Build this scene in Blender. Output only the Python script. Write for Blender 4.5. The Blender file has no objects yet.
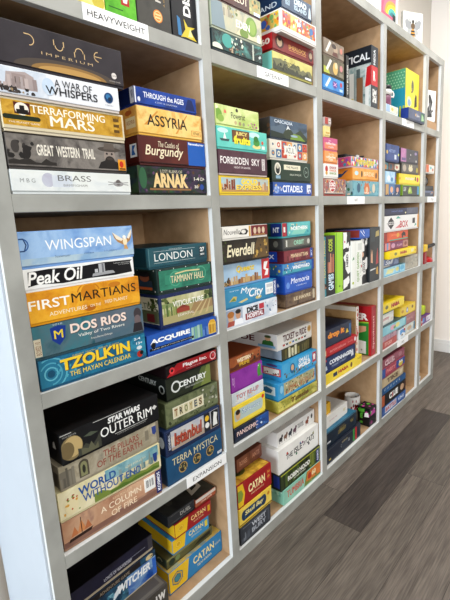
import bpy, bmesh, math, random
from mathutils import Matrix, Vector
SC = bpy.context.scene
C = SC.collection
PI = math.pi

# ---------------------------------------------------------------- materials
def lin(h):
    h = h.lstrip('#'); o = []
    for i in (0, 2, 4):
        v = int(h[i:i+2], 16) / 255
        o.append(v/12.92 if v <= .04045 else ((v+.055)/1.055)**2.4)
    return (*o, 1)
def ink(h):                                                             # printing inks are a little deeper than the swatch
    c = lin(h); return (*[v**1.14 for v in c[:3]], 1)
_m = {}
def mat(spec, rough=.42):
    """'rrggbb' plain printed card, or '~c1,c2,c3,scale' mottled printed artwork"""
    k = (spec, rough)
    if k in _m: return _m[k]
    m = bpy.data.materials.new('print_' + spec.strip('~').split(',')[0]); m.use_nodes = True
    nt = m.node_tree; b = nt.nodes['Principled BSDF']; b.inputs['Roughness'].default_value = rough
    b.inputs['Specular IOR Level'].default_value = .35
    if spec[0] == '~':
        p = spec[1:].split(',')
        sc = 22.0
        if len(p[-1]) != 6: sc = float(p.pop())
        tc = nt.nodes.new('ShaderNodeTexCoord'); n = nt.nodes.new('ShaderNodeTexNoise')
        n.inputs['Scale'].default_value = sc; n.inputs['Detail'].default_value = 9; n.inputs['Roughness'].default_value = .62
        n.inputs['Distortion'].default_value = .6
        r = nt.nodes.new('ShaderNodeValToRGB'); e = r.color_ramp.elements
        for i, c in enumerate(p):
            pos = .36 + .28*i/max(1, len(p)-1)
            el = e[i] if i < 2 else e.new(pos)
            el.position = pos; el.color = ink(c)
        nt.links.new(tc.outputs['Object'], n.inputs['Vector'])
        nt.links.new(n.outputs['Fac'], r.inputs['Fac']); nt.links.new(r.outputs['Color'], b.inputs['Base Color'])
    else:
        b.inputs['Base Color'].default_value = ink(spec)
    _m[k] = m; return m
def surf(name, c1, c2, scale=(4, 4, 4), rough=.6, detail=6, bump=0, lo=.35, hi=.65, spec=.4):
    m = bpy.data.materials.new(name); m.use_nodes = True
    nt = m.node_tree; b = nt.nodes['Principled BSDF']; b.inputs['Roughness'].default_value = rough
    b.inputs['Specular IOR Level'].default_value = spec
    tc = nt.nodes.new('ShaderNodeTexCoord'); mp = nt.nodes.new('ShaderNodeMapping')
    mp.inputs['Scale'].default_value = scale
    n = nt.nodes.new('ShaderNodeTexNoise'); n.inputs['Scale'].default_value = 1; n.inputs['Detail'].default_value = detail
    r = nt.nodes.new('ShaderNodeValToRGB'); e = r.color_ramp.elements
    e[0].position = lo; e[0].color = lin(c1); e[1].position = hi; e[1].color = lin(c2)
    L = nt.links.new
    L(tc.outputs['Object'], mp.inputs['Vector']); L(mp.outputs['Vector'], n.inputs['Vector'])
    L(n.outputs['Fac'], r.inputs['Fac']); L(r.outputs['Color'], b.inputs['Base Color'])
    if bump:
        bp = nt.nodes.new('ShaderNodeBump'); bp.inputs['Strength'].default_value = bump; bp.inputs['Distance'].default_value = .002
        L(n.outputs['Fac'], bp.inputs['Height']); L(bp.outputs['Normal'], b.inputs['Normal'])
    return m

# ---------------------------------------------------------------- objects
def tag(o, label=None, cat=None, group=None, kind=None):
    if label: o['label'] = label
    if cat: o['category'] = cat
    if group: o['group'] = group
    if kind: o['kind'] = kind
    return o
def empty(name, loc=(0, 0, 0), rz=0):
    o = bpy.data.objects.new(name, None); C.objects.link(o); o.location = loc; o.rotation_euler = (0, 0, rz)
    o.empty_display_size = .02
    return o
def link(name, bm, mats, parent=None, smooth=False):
    me = bpy.data.meshes.new(name); bm.to_mesh(me); bm.free()
    for m in (mats if isinstance(mats, (list, tuple)) else [mats]): me.materials.append(m)
    if smooth:
        for p in me.polygons: p.use_smooth = True
    o = bpy.data.objects.new(name, me); C.objects.link(o)
    if parent: o.parent = parent
    return o
def bbox(bm, x0, y0, z0, x1, y1, z1, mi=0, bev=0, seg=2):
    t = bmesh.new()
    bmesh.ops.create_cube(t, size=1)
    bmesh.ops.transform(t, matrix=Matrix.Translation(((x0+x1)/2, (y0+y1)/2, (z0+z1)/2)) @ Matrix.Diagonal((x1-x0, y1-y0, z1-z0, 1)), verts=t.verts)
    if bev: bmesh.ops.bevel(t, geom=list(t.edges), offset=bev, segments=seg, profile=.5, affect='EDGES')
    for f in t.faces: f.material_index = mi
    me = bpy.data.meshes.new('tmp'); t.to_mesh(me); t.free(); n0 = len(bm.faces)
    bm.from_mesh(me); bpy.data.meshes.remove(me)
    bm.faces.ensure_lookup_table()
    for f in bm.faces[n0:]: f.material_index = mi
    return bm
def boxobj(name, a, b, m, parent=None, bev=0, org=None):
    bm = bmesh.new(); o = org or (0, 0, 0)
    bbox(bm, a[0]-o[0], a[1]-o[1], a[2]-o[2], b[0]-o[0], b[1]-o[1], b[2]-o[2], 0, bev)
    ob = link(name, bm, m, parent); ob.location = o
    return ob
def lathe(bm, prof, n=40, mi=0, cx=0, cy=0):
    rings = []
    for r, z in prof:
        rings.append([bm.verts.new((cx+r*math.cos(2*PI*i/n), cy+r*math.sin(2*PI*i/n), z)) for i in range(n)])
    for a, b in zip(rings, rings[1:]):
        for i in range(n):
            f = bm.faces.new((a[i], a[(i+1) % n], b[(i+1) % n], b[i])); f.material_index = mi
    for ring, fl in ((rings[0], True), (rings[-1], False)):
        f = bm.faces.new(ring[::-1] if fl else ring); f.material_index = mi

# ---------------------------------------------------------------- lettering
_txt = {}
def glyphs(s, bold=0.0, shear=0.0):
    """outline of a word as triangles inside the unit square"""
    k = (s, bold, shear)
    if k in _txt: return _txt[k]
    cu = bpy.data.curves.new('t', 'FONT'); cu.body = s; cu.offset = bold; cu.shear = shear
    cu.resolution_u = 3; cu.fill_mode = 'FRONT'; cu.align_x = 'CENTER'; cu.space_line = .85
    ob = bpy.data.objects.new('t', cu); C.objects.link(ob)
    dg = bpy.context.evaluated_depsgraph_get(); dg.update()
    me = bpy.data.meshes.new_from_object(ob.evaluated_get(dg))
    vs = [(v.co.x, v.co.y) for v in me.vertices]; fs = [tuple(p.vertices) for p in me.polygons]
    bpy.data.objects.remove(ob); bpy.data.curves.remove(cu); bpy.data.meshes.remove(me)
    if not vs: _txt[k] = ([], []); return _txt[k]
    x0 = min(v[0] for v in vs); x1 = max(v[0] for v in vs); y0 = min(v[1] for v in vs); y1 = max(v[1] for v in vs)
    vs = [((x-x0)/(x1-x0 or 1), (y-y0)/(y1-y0 or 1)) for x, y in vs]
    _txt[k] = (vs, fs); return _txt[k]

# ---------------------------------------------------------------- printing on a flat face
class Face:
    """a flat printed face: org + u*U + v*V, ink laid a hair above it along N"""
    def __init__(s, bm, mats, org, U, V, N):
        s.bm, s.mats, s.o, s.U, s.V, s.N = bm, mats, Vector(org), Vector(U), Vector(V), Vector(N); s.k = 0
        s.asp = s.U.length / s.V.length
    def mi(s, c):
        m = mat(c)
        if m not in s.mats: s.mats.append(m)
        return s.mats.index(m)
    def poly(s, pts, c, new=True):
        if new: s.k += 1
        d = s.N * (.00025 + .000012*s.k)
        pts = [(min(1, max(0, u)), min(1, max(0, v))) for u, v in pts]
        vs = [s.bm.verts.new(s.o + s.U*u + s.V*v + d) for u, v in pts]
        try: f = s.bm.faces.new(vs)
        except ValueError: return
        f.normal_update()
        if f.normal.dot(s.N) < 0: f.normal_flip()
        f.material_index = s.mi(c)
    def draw(s, items):
        for it in items: getattr(s, '_' + it[0])(*it[1:])
    def _r(s, a, b, c, d, col): s.poly([(a, b), (c, b), (c, d), (a, d)], col)
    def _p(s, pts, col): s.poly(list(zip(pts[::2], pts[1::2])), col)
    def _e(s, u, v, ru, rv, col, n=20): s.poly([(u+ru*math.cos(2*PI*i/n), v+rv*math.sin(2*PI*i/n)) for i in range(n)], col)
    def _c(s, u, v, rv, col): s._e(u, v, rv/s.asp, rv, col)          # true circle, radius as part of the height
    def _dome(s, u, v, ru, rv, col, n=24): s.poly([(min(1, max(0, u+ru*math.cos(PI*i/n))), v+rv*math.sin(PI*i/n)) for i in range(n+1)], col)
    def _arc(s, u, v, rv, a0, a1, th, col, n=16):
        s.k += 1
        for i in range(n):
            q = []
            for t, r in ((i, rv), (i+1, rv), (i+1, rv-th), (i, rv-th)):
                a = math.radians(a0+(a1-a0)*t/n); q.append((u+r*math.cos(a)/s.asp, v+r*math.sin(a)))
            s.poly(q, col, False)
    def _t(s, txt, a, b, c, d, col, bold=0.0, shear=0.0, slope=0.0):
        if 'M' in txt and bold:                                            # heavy M: printed twice, slightly apart
            q = .16*bold*(c-a)/max(1, len(txt))*4; bold = 0.0
            s._t(txt, a-q, b, c-q, d, col, 0.0, shear, slope); a += q; c += q
        vs, fs = glyphs(txt, bold, shear); s.k += 1
        dd = s.N * (.00025 + .000012*s.k)
        V = [s.bm.verts.new(s.o + s.U*(a+(c-a)*x) + s.V*(b+(d-b)*y+slope*x) + dd) for x, y in vs]
        i = s.mi(col)
        for f in fs:
            try: q = s.bm.faces.new([V[j] for j in f])
            except ValueError: continue
            q.normal_update()
            if q.normal.dot(s.N) < 0: q.normal_flip()
            q.material_index = i
    def _v(s, txt, a, b, c, d, col, bold=0.0, down=False):             # lettering turned a quarter, reading upwards (or down)
        vs, fs = glyphs(txt, bold, 0.0); s.k += 1
        dd = s.N * (.00025 + .000012*s.k)
        V = []
        for x, y in vs:
            p, q = (y, 1-x) if down else (1-y, x)
            V.append(s.bm.verts.new(s.o + s.U*(a+(c-a)*p) + s.V*(b+(d-b)*q) + dd))
        i = s.mi(col)
        for f in fs:
            try: q = s.bm.faces.new([V[j] for j in f])
            except ValueError: continue
            q.normal_update()
            if q.normal.dot(s.N) < 0: q.normal_flip()
            q.material_index = i
    def _d(s, seed, n, a, b, c, d, cols, size=.1):                     # a scatter of small painted shapes
        R = random.Random(seed)
        for i in range(n):
            u = R.uniform(a, c); v = R.uniform(b, d); r = size*R.uniform(.5, 1.2); m = R.choice((5, 6, 7, 9)); ph = R.random()*6
            s.poly([(min(c, max(a, u+r/s.asp*math.cos(ph+2*PI*j/m)*R.uniform(.6, 1.1))), min(d, max(b, v+r*math.sin(ph+2*PI*j/m)*R.uniform(.6, 1.1)))) for j in range(m)], R.choice(cols))
    def _h(s, a, c, base, lo, hi, n, col, seed=1):                      # a ragged skyline of hills or tree tops
        R = random.Random(seed)
        s.k += 1
        hs = [R.uniform(lo, hi) for i in range(n+1)]
        for i in range(n):
            u0 = a+(c-a)*i/n; u1 = a+(c-a)*(i+1)/n
            s.poly([(u0, base), (u1, base), (u1, hs[i+1]), (u0, hs[i])], col, False)
    def _k(s, a, c, base, lo, hi, n, cols, seed=1):                     # a row of upright blocks: buildings, trunks
        R = random.Random(seed)
        for i in range(n):
            u0 = a+(c-a)*i/n; u1 = u0+(c-a)/n*R.uniform(.55, 1); t = R.uniform(lo, hi)
            s.poly([(u0, base), (u1, base), (u1, t), (u0, t)], R.choice(cols))
    def _pawn(s, u, b, h, col):                                         # a little player pawn
        w = h*.3/s.asp
        s.poly([(u-w, b), (u+w, b), (u+w*.45, b+h*.6), (u-w*.45, b+h*.6)], col); s._e(u, b+h*.78, w*.75, h*.22, col, 12)
    def _bar(s, a, b, c, d):                                            # a barcode block
        s._r(a, b, c, d, 'f2f2ee'); n = 11
        for i in range(n):
            if i in (4, 7): continue
            u = a+(c-a)*(.1+.8*i/n); s._r(u, b+(d-b)*.25, u+(c-a)*.04, b+(d-b)*.88, '26262a')

GROUP = 'boxed board games on the bookcase shelves'
def game(label, pos, dep, base, F=(), L=(), T=(), tray=None, R=(), name='board_game_box', cat='board game', stick=None, group=GROUP, lip=.006):
    x0, z, y0, w, yaw, h = pos; z += .0008
    a = math.radians(yaw); ca, sa = math.cos(a), math.sin(a)
    root = empty(name, (x0+ca*w/2-sa*dep/2, y0+sa*w/2+ca*dep/2, z), a)
    tag(root, label, cat, group)
    bm = bmesh.new(); mats = [mat(base)]
    bbox(bm, -w/2, -dep/2, lip, w/2, dep/2, h, 0, .0012)
    e = .0012
    fs = []
    if F: Face(bm, mats, (-w/2+e, -dep/2, lip+e), (w-2*e, 0, 0), (0, 0, h-lip-2*e), (0, -1, 0)).draw(F)
    if L: Face(bm, mats, (-w/2, dep/2-e, lip+e), (0, -dep+2*e, 0), (0, 0, h-lip-2*e), (-1, 0, 0)).draw(L)
    if R: Face(bm, mats, (w/2, -dep/2+e, lip+e), (0, dep-2*e, 0), (0, 0, h-lip-2*e), (1, 0, 0)).draw(R)
    if T: Face(bm, mats, (-w/2+e, -dep/2+e, h), (w-2*e, 0, 0), (0, dep-2*e, 0), (0, 0, 1)).draw(T)
    link('lid', bm, mats, root)
    t = bmesh.new(); bbox(t, -w/2+.0015, -dep/2+.0015, 0, w/2-.0015, dep/2-.0015, lip-.0003, 0, .0006, 1)
    link('tray', t, mat(tray or base), root)
    if stick:                                                           # a sticker on the front: (u0, v0, u1, v1, colour, items, name)
        u0, v0, u1, v1, col, items, nm = stick
        t = bmesh.new(); sm = [mat(col)]
        X0 = -w/2+w*u0; X1 = -w/2+w*u1; Z0 = lip+(h-lip)*v0; Z1 = lip+(h-lip)*v1
        bbox(t, X0, -dep/2-.0022, Z0, X1, -dep/2-.0002, Z1)
        Face(t, sm, (X0, -dep/2-.0022, Z0), (X1-X0, 0, 0), (0, 0, Z1-Z0), (0, -1, 0)).draw(items)
        link(nm, t, sm, root)
    return root
# ================================================================ board games, column by column
W = 'f4f3ee'
# ---- first column, second shelf from the top: left stack
game('cream and pale grey box with spaced title, lowest of the stack below HEAVYWEIGHT sign', (.041, 1.3632, 0, .302, 0, .0515), .296, 'd9dedd',
  [('r', 0, 0, 1, 1, '~d2d8d9,e6e9e6,dfe2dc,9'), ('e', .27, .55, .05, .36, '~b9b7c6,cfd3dc,14'), ('r', .3, .2, .46, .8, '~d0d6de,dfe4e6,10'), ('t', 'BRASS', .345, .52, .625, .82, '6f6f6c', 0), ('t', 'BIRMINGHAM', .385, .24, .585, .36, '8b8b87'),
   ('t', 'M B G', .06, .4, .17, .6, '8f9290'), ('e', .88, .45, .05, .16, '9c9a98'), ('c', .88, .52, .17, '6d6664'), ('p', [.78, .52, .98, .36, .98, .41, .78, .57], 'a3a3a2'), ('p', [.78, .36, .98, .52, .98, .57, .78, .41], 'a3a3a2')])
game('charcoal sepia western box with riders and a bearded man in a wide hat', (.041, 1.4152, 0, .294, -.4, .0737), .292, '4e4a47',
  [('r', 0, 0, 1, 1, '~3f3b3a,6c6763,8d8780,57524f,8'), ('h', 0, .36, .05, .12, .3, 9, '37332f', 3), ('d', 5, 16, .0, .15, .2, .8, ['2c2927', '3d3936', '8a837b'], .11), ('e', .14, .45, .03, .22, '2f2b29'), ('e', .06, .6, .03, .2, '4b4643'),
   ('t', 'GREAT  WESTERN  TRAIL', .215, .36, .70, .72, 'e9e3d6', .025),
   ('p', [.72, .05, .95, .05, .93, .28, .88, .36, .8, .36, .75, .28], '2a2725'), ('e', .84, .5, .055, .32, '9d9188'), ('e', .84, .3, .05, .22, '2d2926'), ('e', .84, .42, .03, .05, '4a403a'), ('e', .815, .6, .01, .04, '2a2522'), ('e', .862, .6, .01, .04, '2a2522'), ('e', .84, .76, .11, .09, '554d46'), ('p', [.785, .76, .895, .76, .885, .98, .8, .98], '6a6058')],
  stick=(.915, .03, .985, .42, 'e4a02a', [('e', .4, .55, .28, .3, 'c8371f'), ('r', .1, .08, .9, .2, '6b2b12')], 'publisher_sticker'))
game('mottled gold box in a cream border with white capital title, middle of the heavyweight stack', (.041, 1.4905, -.004, .294, -.4, .0675), .292, 'd8cdb0',
  [('r', .0, .1, .985, .95, '~a37a22,c2962f,d3aa44,b98c2a,26'), ('t', 'TERRAFORMING', .205, .6, .82, .87, 'f6f1e2', .03), ('t', 'MARS', .345, .2, .715, .58, 'f6f1e2', .04),
   ('r', .085, .5, .2, .9, '5b2019'), ('e', .14, .68, .05, .22, 'efe7da'), ('r', .1, .5, .185, .66, '1f1615'), ('r', .125, .62, .16, .8, '1f1615'), ('r', .02, .3, .25, .46, '26321c'), ('e', .02, .38, .02, .08, '26321c'), ('e', .25, .38, .02, .08, '26321c'), ('t', 'THE PLANET GAME', .035, .18, .26, .24, 'efe7da'),
   ('r', .9, .7, .955, .82, '6a4d17'), ('r', .9, .48, .955, .6, '6a4d17'), ('r', .9, .26, .955, .38, '6a4d17'), ('t', 'AGES 12', .89, .83, .96, .87, '3c2c10')], tray='d3c8b0')
game('white box with grey castle art and thin black serif-like title, second from stack top', (.041, 1.5585, -.008, .283, -.8, .0592), .292, 'e6e8ec',
  [('r', 0, 0, .36, 1, '~dfe3e8,c9d2dd,eef0f2,9'), ('p', [.04, .2, .06, .8, .2, .9, .26, .75, .28, .2], 'b3a6a3'), ('r', .1, .35, .2, .78, 'a39490'), ('r', .12, .42, .17, .66, '4d4238'), ('e', .145, .56, .018, .1, '8d7a4b'), ('d', 9, 26, .0, .02, .28, .3, ['413a38', '5a514c', '7c6f66', 'a58f70', '2f2b2b'], .1), ('k', 0, .28, .25, .35, .72, 9, ['c2b4b0', '9d8f8c', 'b1a6a4'], 4), ('e', .37, .5, .05, .35, '~c6d6e6,e3e9ee,12'),
   ('t', 'A WAR OF', .42, .55, .745, .86, '23242a', .0), ('t', 'WHISPERS', .345, .2, .79, .54, '23242a', .012), ('c', .9, .5, .24, '1c4a78'), ('e', .895, .55, .022, .12, '3f7fae'), ('e', .91, .44, .018, .1, '12304f'), ('t', 'STRATEGY', .86, .14, .94, .19, '888c92')], tray='cfc6bd')
game('large dark brown box with thin golden title arcs and a rising planet', (.041, 1.6182, -.008, .302, -.8, .0885), .296, '38343a',
  [('r', 0, 0, 1, 1, '~322e33,3d383c,454044,6'), ('dome', .52, .0, .4, .3, '5a5048'), ('dome', .54, .0, .3, .22, '9b7a4a'), ('dome', .54, .0, .25, .15, 'c09a5e'),
   ('arc', .245, .66, .14, -90, 90, .022, 'd6b98a'), ('r', .215, .775, .245, .8, 'd6b98a'), ('arc', .465, .68, .12, 180, 360, .022, 'd6b98a'), ('r', .424, .68, .431, .82, 'd6b98a'), ('r', .499, .68, .506, .82, 'd6b98a'),
   ('arc', .625, .64, .13, 0, 180, .022, 'd6b98a'), ('r', .581, .5, .588, .64, 'd6b98a'), ('r', .662, .5, .669, .64, 'd6b98a'), ('arc', .785, .66, .14, 90, 270, .022, 'd6b98a'), ('r', .755, .648, .815, .67, 'd6b98a'),
   ('t', 'I M P E R I U M', .325, .37, .73, .44, 'c9b189'), ('c', .915, .24, .09, 'dcd6d0'), ('t', 'GAMES', .89, .22, .94, .26, '38343a'), ('t', 'BOARD GAME', .87, .06, .97, .1, 'b7b0aa'), ('r', .0, .35, .035, .58, 'cfdcea'), ('r', .005, .4, .025, .52, '4f7fb5')])
# right stack
game('dark jungle green box with golden title, under the brown box with blue end', (.380, 1.3632, .016, .260, -.3, .0795), .28, '20291f',
  [('r', 0, 0, 1, 1, '~141c1a,27402c,4a3550,1b2a3a,34502c,12'), ('d', 21, 40, 0, 0, 1, .95, ['2f5a35', '5b3f2a', '1a1e2a', '6a4a6e', '24473f', '8a6a35', '0f1512'], .09), ('e', .06, .55, .05, .4, '3a6a4a'), ('t', 'LOST RUINS OF', .3, .78, .62, .9, 'c9c2ae', .01), ('t', 'ARNAK', .19, .2, .7, .76, 'e8cd96', .05), ('r', .14, .1, .74, .17, '97714a'), ('t', '1-4', .8, .52, .88, .66, 'ece8d8', .02), ('t', '12+', .9, .52, .97, .66, 'ece8d8', .02), ('c', .92, .25, .12, '2f55a0'), ('t', '30', .8, .2, .86, .32, 'ece8d8', .02)],
  L=[('r', 0, 0, 1, 1, '~1d2a22,3f5a3c,28344a,14'), ('d', 4, 18, .4, 0, 1, 1, ['486a3c', '27352d', '8a7a48', '1f3a46'], .14)])
game('dark brown box with cream script title and bright blue right end panel', (.3885, 1.4435, .013, .2515, -.2, .0777), .27, '521f1b',
  [('r', 0, 0, 1, 1, '~45181a,5b2520,6a2f24,7'), ('r', .715, .0, 1, .97, '1d63b4'), ('t', 'Ravensburger', .73, .82, .985, .95, 'f4f6f8', .02), ('t', 'The Castles of', .27, .64, .58, .86, 'e8dcc0', .0, .3), ('t', 'Burgundy', .08, .18, .64, .68, 'efe3c4', .01, .25), ('r', 0, 0, .715, .03, '2c0f0f')],
  L=[('r', 0, 0, 1, 1, '55211c'), ('r', .86, .22, .975, .72, 'e8ecf0'), ('p', [.88, .3, .95, .3, .92, .5, .96, .66, .9, .66], '2d6fb8')])
game('mottled golden-orange box with dark brown brushed capital title, above the brown and blue box', (.392, 1.5217, .011, .236, -.4, .0745), .27, 'e2b354',
  [('r', 0, 0, 1, 1, '~e0a84a,ecc46e,f2d48c,dba24a,9'), ('p', [.08, .3, .28, .9, .31, .9, .12, .3], 'd79a44'), ('p', [.55, .1, .75, .95, .77, .95, .58, .1], 'd79a44'), ('t', 'ASSYRIA', .13, .3, .75, .74, '3a2a18', .015), ('r', .82, .1, .98, .34, 'c57d3a'), ('r', .83, .12, .97, .32, 'edc878'), ('t', 'YSTARI', .845, .16, .955, .28, '6b3a1a', .02)],
  L=[('r', 0, 0, 1, 1, '~d99a45,e8bd66,c98336,10'), ('r', .8, .2, .97, .62, 'e9d9b0'), ('t', 'ASSYRIA', .815, .34, .955, .5, 'b5622a'), ('e', .86, .8, .06, .1, 'b7652e')])
game('navy blue box with white title and white front corner stripe, topmost above the golden box', (.393, 1.5967, .017, .224, -.4, .0484), .26, '1c3a86',
  [('r', 0, 0, 1, 1, '~14306f,2350a8,1b3a80,7'), ('p', [.8, .1, .86, .9, .93, .85, .98, .1], '142a62'), ('r', .0, .0, .02, 1, 'e8ebf2'), ('t', 'THROUGH the AGES', .13, .42, .78, .78, 'eef0f4', .02), ('t', 'A STORY OF CIVILIZATION', .3, .18, .66, .28, 'cdd6ea'), ('e', .06, .25, .02, .16, 'e0e4ee')],
  L=[('r', 0, 0, 1, 1, '~101f4c,1a2f68,9'), ('r', .93, 0, 1, 1, 'dfe3ec'), ('t', 'VI', .945, .3, .985, .8, '1c3a86', .02)])

# ---- first column, middle shelf: left stack
TZ = ['3d8fa8', '2a6f8d', '5aa9bb', '1d5672']
game('deep teal blue box with carved stone wheel and chunky yellow title', (.044, .9104, .008, .300, -1.0, .0750), .296, '1f5f7d',
  [('r', 0, 0, 1, 1, '~1a5474,2b7f9d,1d6484,3a93ad,9'), ('c', .09, .45, .62, '2f7c98'), ('arc', .09, .45, .6, -80, 120, .06, '63b0c2'), ('arc', .09, .45, .42, -90, 150, .05, '58a5ba'), ('arc', .09, .45, .26, 0, 360, .05, '6db6c6'), ('c', .09, .45, .14, '1d5672'), ('d', 8, 24, .12, .05, .3, .9, TZ, .07),
   ('t', 'DANIELE  TASCINI   SIMONE  LUCIANI', .28, .88, .72, .93, 'd9c26a'), ('t', "TZOLK'IN", .175, .4, .835, .86, '5a3a12', .05), ('t', "TZOLK'IN", .17, .42, .83, .88, 'f2cf3d', .04), ('t', 'THE MAYAN CALENDAR', .24, .14, .83, .33, 'eed25a', .02),
   ('t', '2-4', .88, .8, .95, .9, 'e8eef0', .02), ('t', '13+', .9, .6, .97, .7, 'e8eef0', .02), ('e', .93, .45, .03, .08, 'd5dde0'), ('c', .93, .18, .14, 'b3392c'), ('c', .95, .22, .09, '1a1a1a')])
game('muted teal and grey box with blue shield crest and pinkish title, second from bottom', (.041, .986, .01, .304, -1.2, .0815), .296, '3c5a63',
  [('r', 0, 0, 1, 1, '~2a626c,44808a,5a767e,2f5f6a,6'), ('r', .5, 0, 1, 1, '~4a6470,6c7680,567280,5'), ('p', [.135, .86, .2, .92, .265, .86, .25, .45, .2, .25, .145, .45], '1d3f8f'), ('t', 'M', .165, .48, .235, .76, 'e8cf3a', .03), ('t', '2010', .16, .93, .24, .98, 'c5cdd5'),
   ('t', 'DOS RIOS', .305, .52, .83, .84, '4b2a20', .03), ('t', 'DOS RIOS', .30, .54, .825, .86, 'f1ddd0', .03), ('t', 'Valley of Two Rivers', .36, .33, .8, .47, 'e4e2da', .01), ('t', 'Franz-Benno Delonge', .47, .15, .67, .24, 'dcdad2'),
   ('e', .945, .7, .04, .22, '4a4346'), ('e', .94, .45, .035, .2, '77696a'), ('p', [.88, .02, .99, .02, .98, .35, .9, .35], '332e33'), ('r', .0, .02, .055, .6, 'd3cbb4'), ('v', 'BOXED 10', .01, .08, .05, .52, '8d5a3a')])
game('bright orange-yellow box with white and dark capital title, third of five beside teal boxes', (.041, 1.0685, .008, .301, -.6, .0780), .296, 'e0a024',
  [('r', 0, 0, 1, 1, '~d98f1b,eeb63a,e2a32a,c9801a,8'), ('c', .5, .72, .3, 'd18a1c'), ('arc', .5, .62, .48, 20, 160, .05, 'c77f1c'), ('e', .5, .14, .05, .1, 'b86f18'), ('e', .75, .85, .06, .1, 'c98320'),
   ('t', 'FIRST', .0, .42, .33, .74, 'f8f5ec', .012), ('t', 'MARTIANS', .345, .45, .965, .78, '2e2413', .008), ('t', 'ADVENTURES', .15, .14, .47, .28, 'f3ead0'), ('t', 'ON THE', .5, .17, .6, .27, 'f3ead0'), ('t', 'RED PLANET', .64, .2, .87, .32, 'f3ead0')])
game('black box in a white torn border with white script title and grey oil ship', (.041, 1.147, .008, .291, -.4, .0525), .292, 'efefec',
  [('p', [.02, .12, .1, .2, .3, .08, .55, .14, .8, .1, .98, .16, .965, .8, .99, .9, .7, .93, .45, .86, .2, .94, .03, .88], '17161a'), ('t', 'Peak Oil', .02, .18, .49, .88, 'f6f5f0', .02, .2),
   ('p', [.57, .2, .8, .24, .78, .4, .73, .42, .58, .36], 'a9aaac'), ('r', .64, .36, .7, .88, 'b9babc'), ('r', .67, .36, .69, .86, '7d7e82'), ('r', .6, .4, .63, .6, 'c9cacc'), ('t', 'THE BLACK GOLD GAME', .79, .76, .955, .82, 'c9c9c6'), ('t', '2-4 PLAYERS', .84, .66, .955, .71, 'c9c9c6')])
game('pale blue sky box with thin white capital title and a flying bird, topmost of stack', (.041, 1.2, .01, .300, .1, .0830), .296, '7fa6d6',
  [('r', 0, 0, 1, 1, '~6f97cf,8fb4df,a9c7e6,7aa2d3,5'), ('r', 0, .0, 1, .2, '~a6c3d8,b9cdd6,8fb2d2,6'), ('t', 'WINGSPAN', .195, .40, .775, .72, 'f7f8f8', .0),
   ('p', [.795, .8, .86, .62, .91, .52, .9, .36, .84, .48, .81, .62], 'b68a55'), ('p', [.795, .82, .86, .66, .9, .56, .88, .5, .83, .58], 'efe6d2'), ('p', [.995, .86, .96, .7, .93, .54, .93, .4, .97, .5, .992, .7], 'b68a55'), ('p', [.995, .9, .96, .74, .94, .6, .96, .56, .985, .7], 'efe6d2'), ('e', .917, .47, .022, .14, 'f1e3c4'), ('e', .912, .63, .017, .07, 'fbf6ea'), ('p', [.9, .62, .893, .58, .906, .58], 'd9962a'), ('p', [.905, .36, .93, .36, .945, .2, .9, .22], 'cda36a'),
   ('arc', .02, .62, .2, -90, 90, .04, '3b6aa8'), ('p', [.0, .82, .035, .82, .055, .62, .035, .42, .0, .42, .0, .46, .03, .46, .045, .62, .03, .78, .0, .78], '2e4f80'), ('t', 'Stonemaier', .26, .16, .39, .24, '53719a'), ('t', 'a bird game', .51, .16, .6, .24, '53719a'), ('t', '1-5 players', .7, .17, .82, .25, '53719a')])
# right stack
game('deep blue box with tall city buildings and bold white title, bottom beside the shelf edge', (.350, .9104, .004, .287, .3, .0613), .28, '2152a4',
  [('r', 0, 0, 1, 1, '~16408f,2f66b8,2a5cae,6'), ('r', .56, .0, 1, .55, '4d7fc2'), ('k', .6, .78, .02, .5, .85, 4, ['a9c9b8', '86b39d', 'c5d8c8', '6fa08a'], 5), ('r', .78, .02, .86, .6, '3b6ab5'), ('k', .78, .86, .04, .3, .58, 3, ['6d92c8', '2a559c'], 9), ('r', .865, .02, .99, .7, 'e3bf55'), ('p', [.865, .7, .9, .9, .96, .9, .99, .7], 'd9ae3e'), ('k', .875, .985, .08, .6, .62, 5, ['b98a2c', 'caa040'], 2),
   ('t', 'ACQUIRE', .035, .44, .58, .76, 'fbfbf8', .05), ('r', .02, .12, .63, .27, '14161c'), ('t', 'CLASSIC GAME OF INVESTING AND HOTELS', .05, .17, .6, .22, 'dcdcdc'), ('c', .07, .42, .16, '14161c')],
  L=[('r', 0, 0, 1, 1, '1d4690')])
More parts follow.
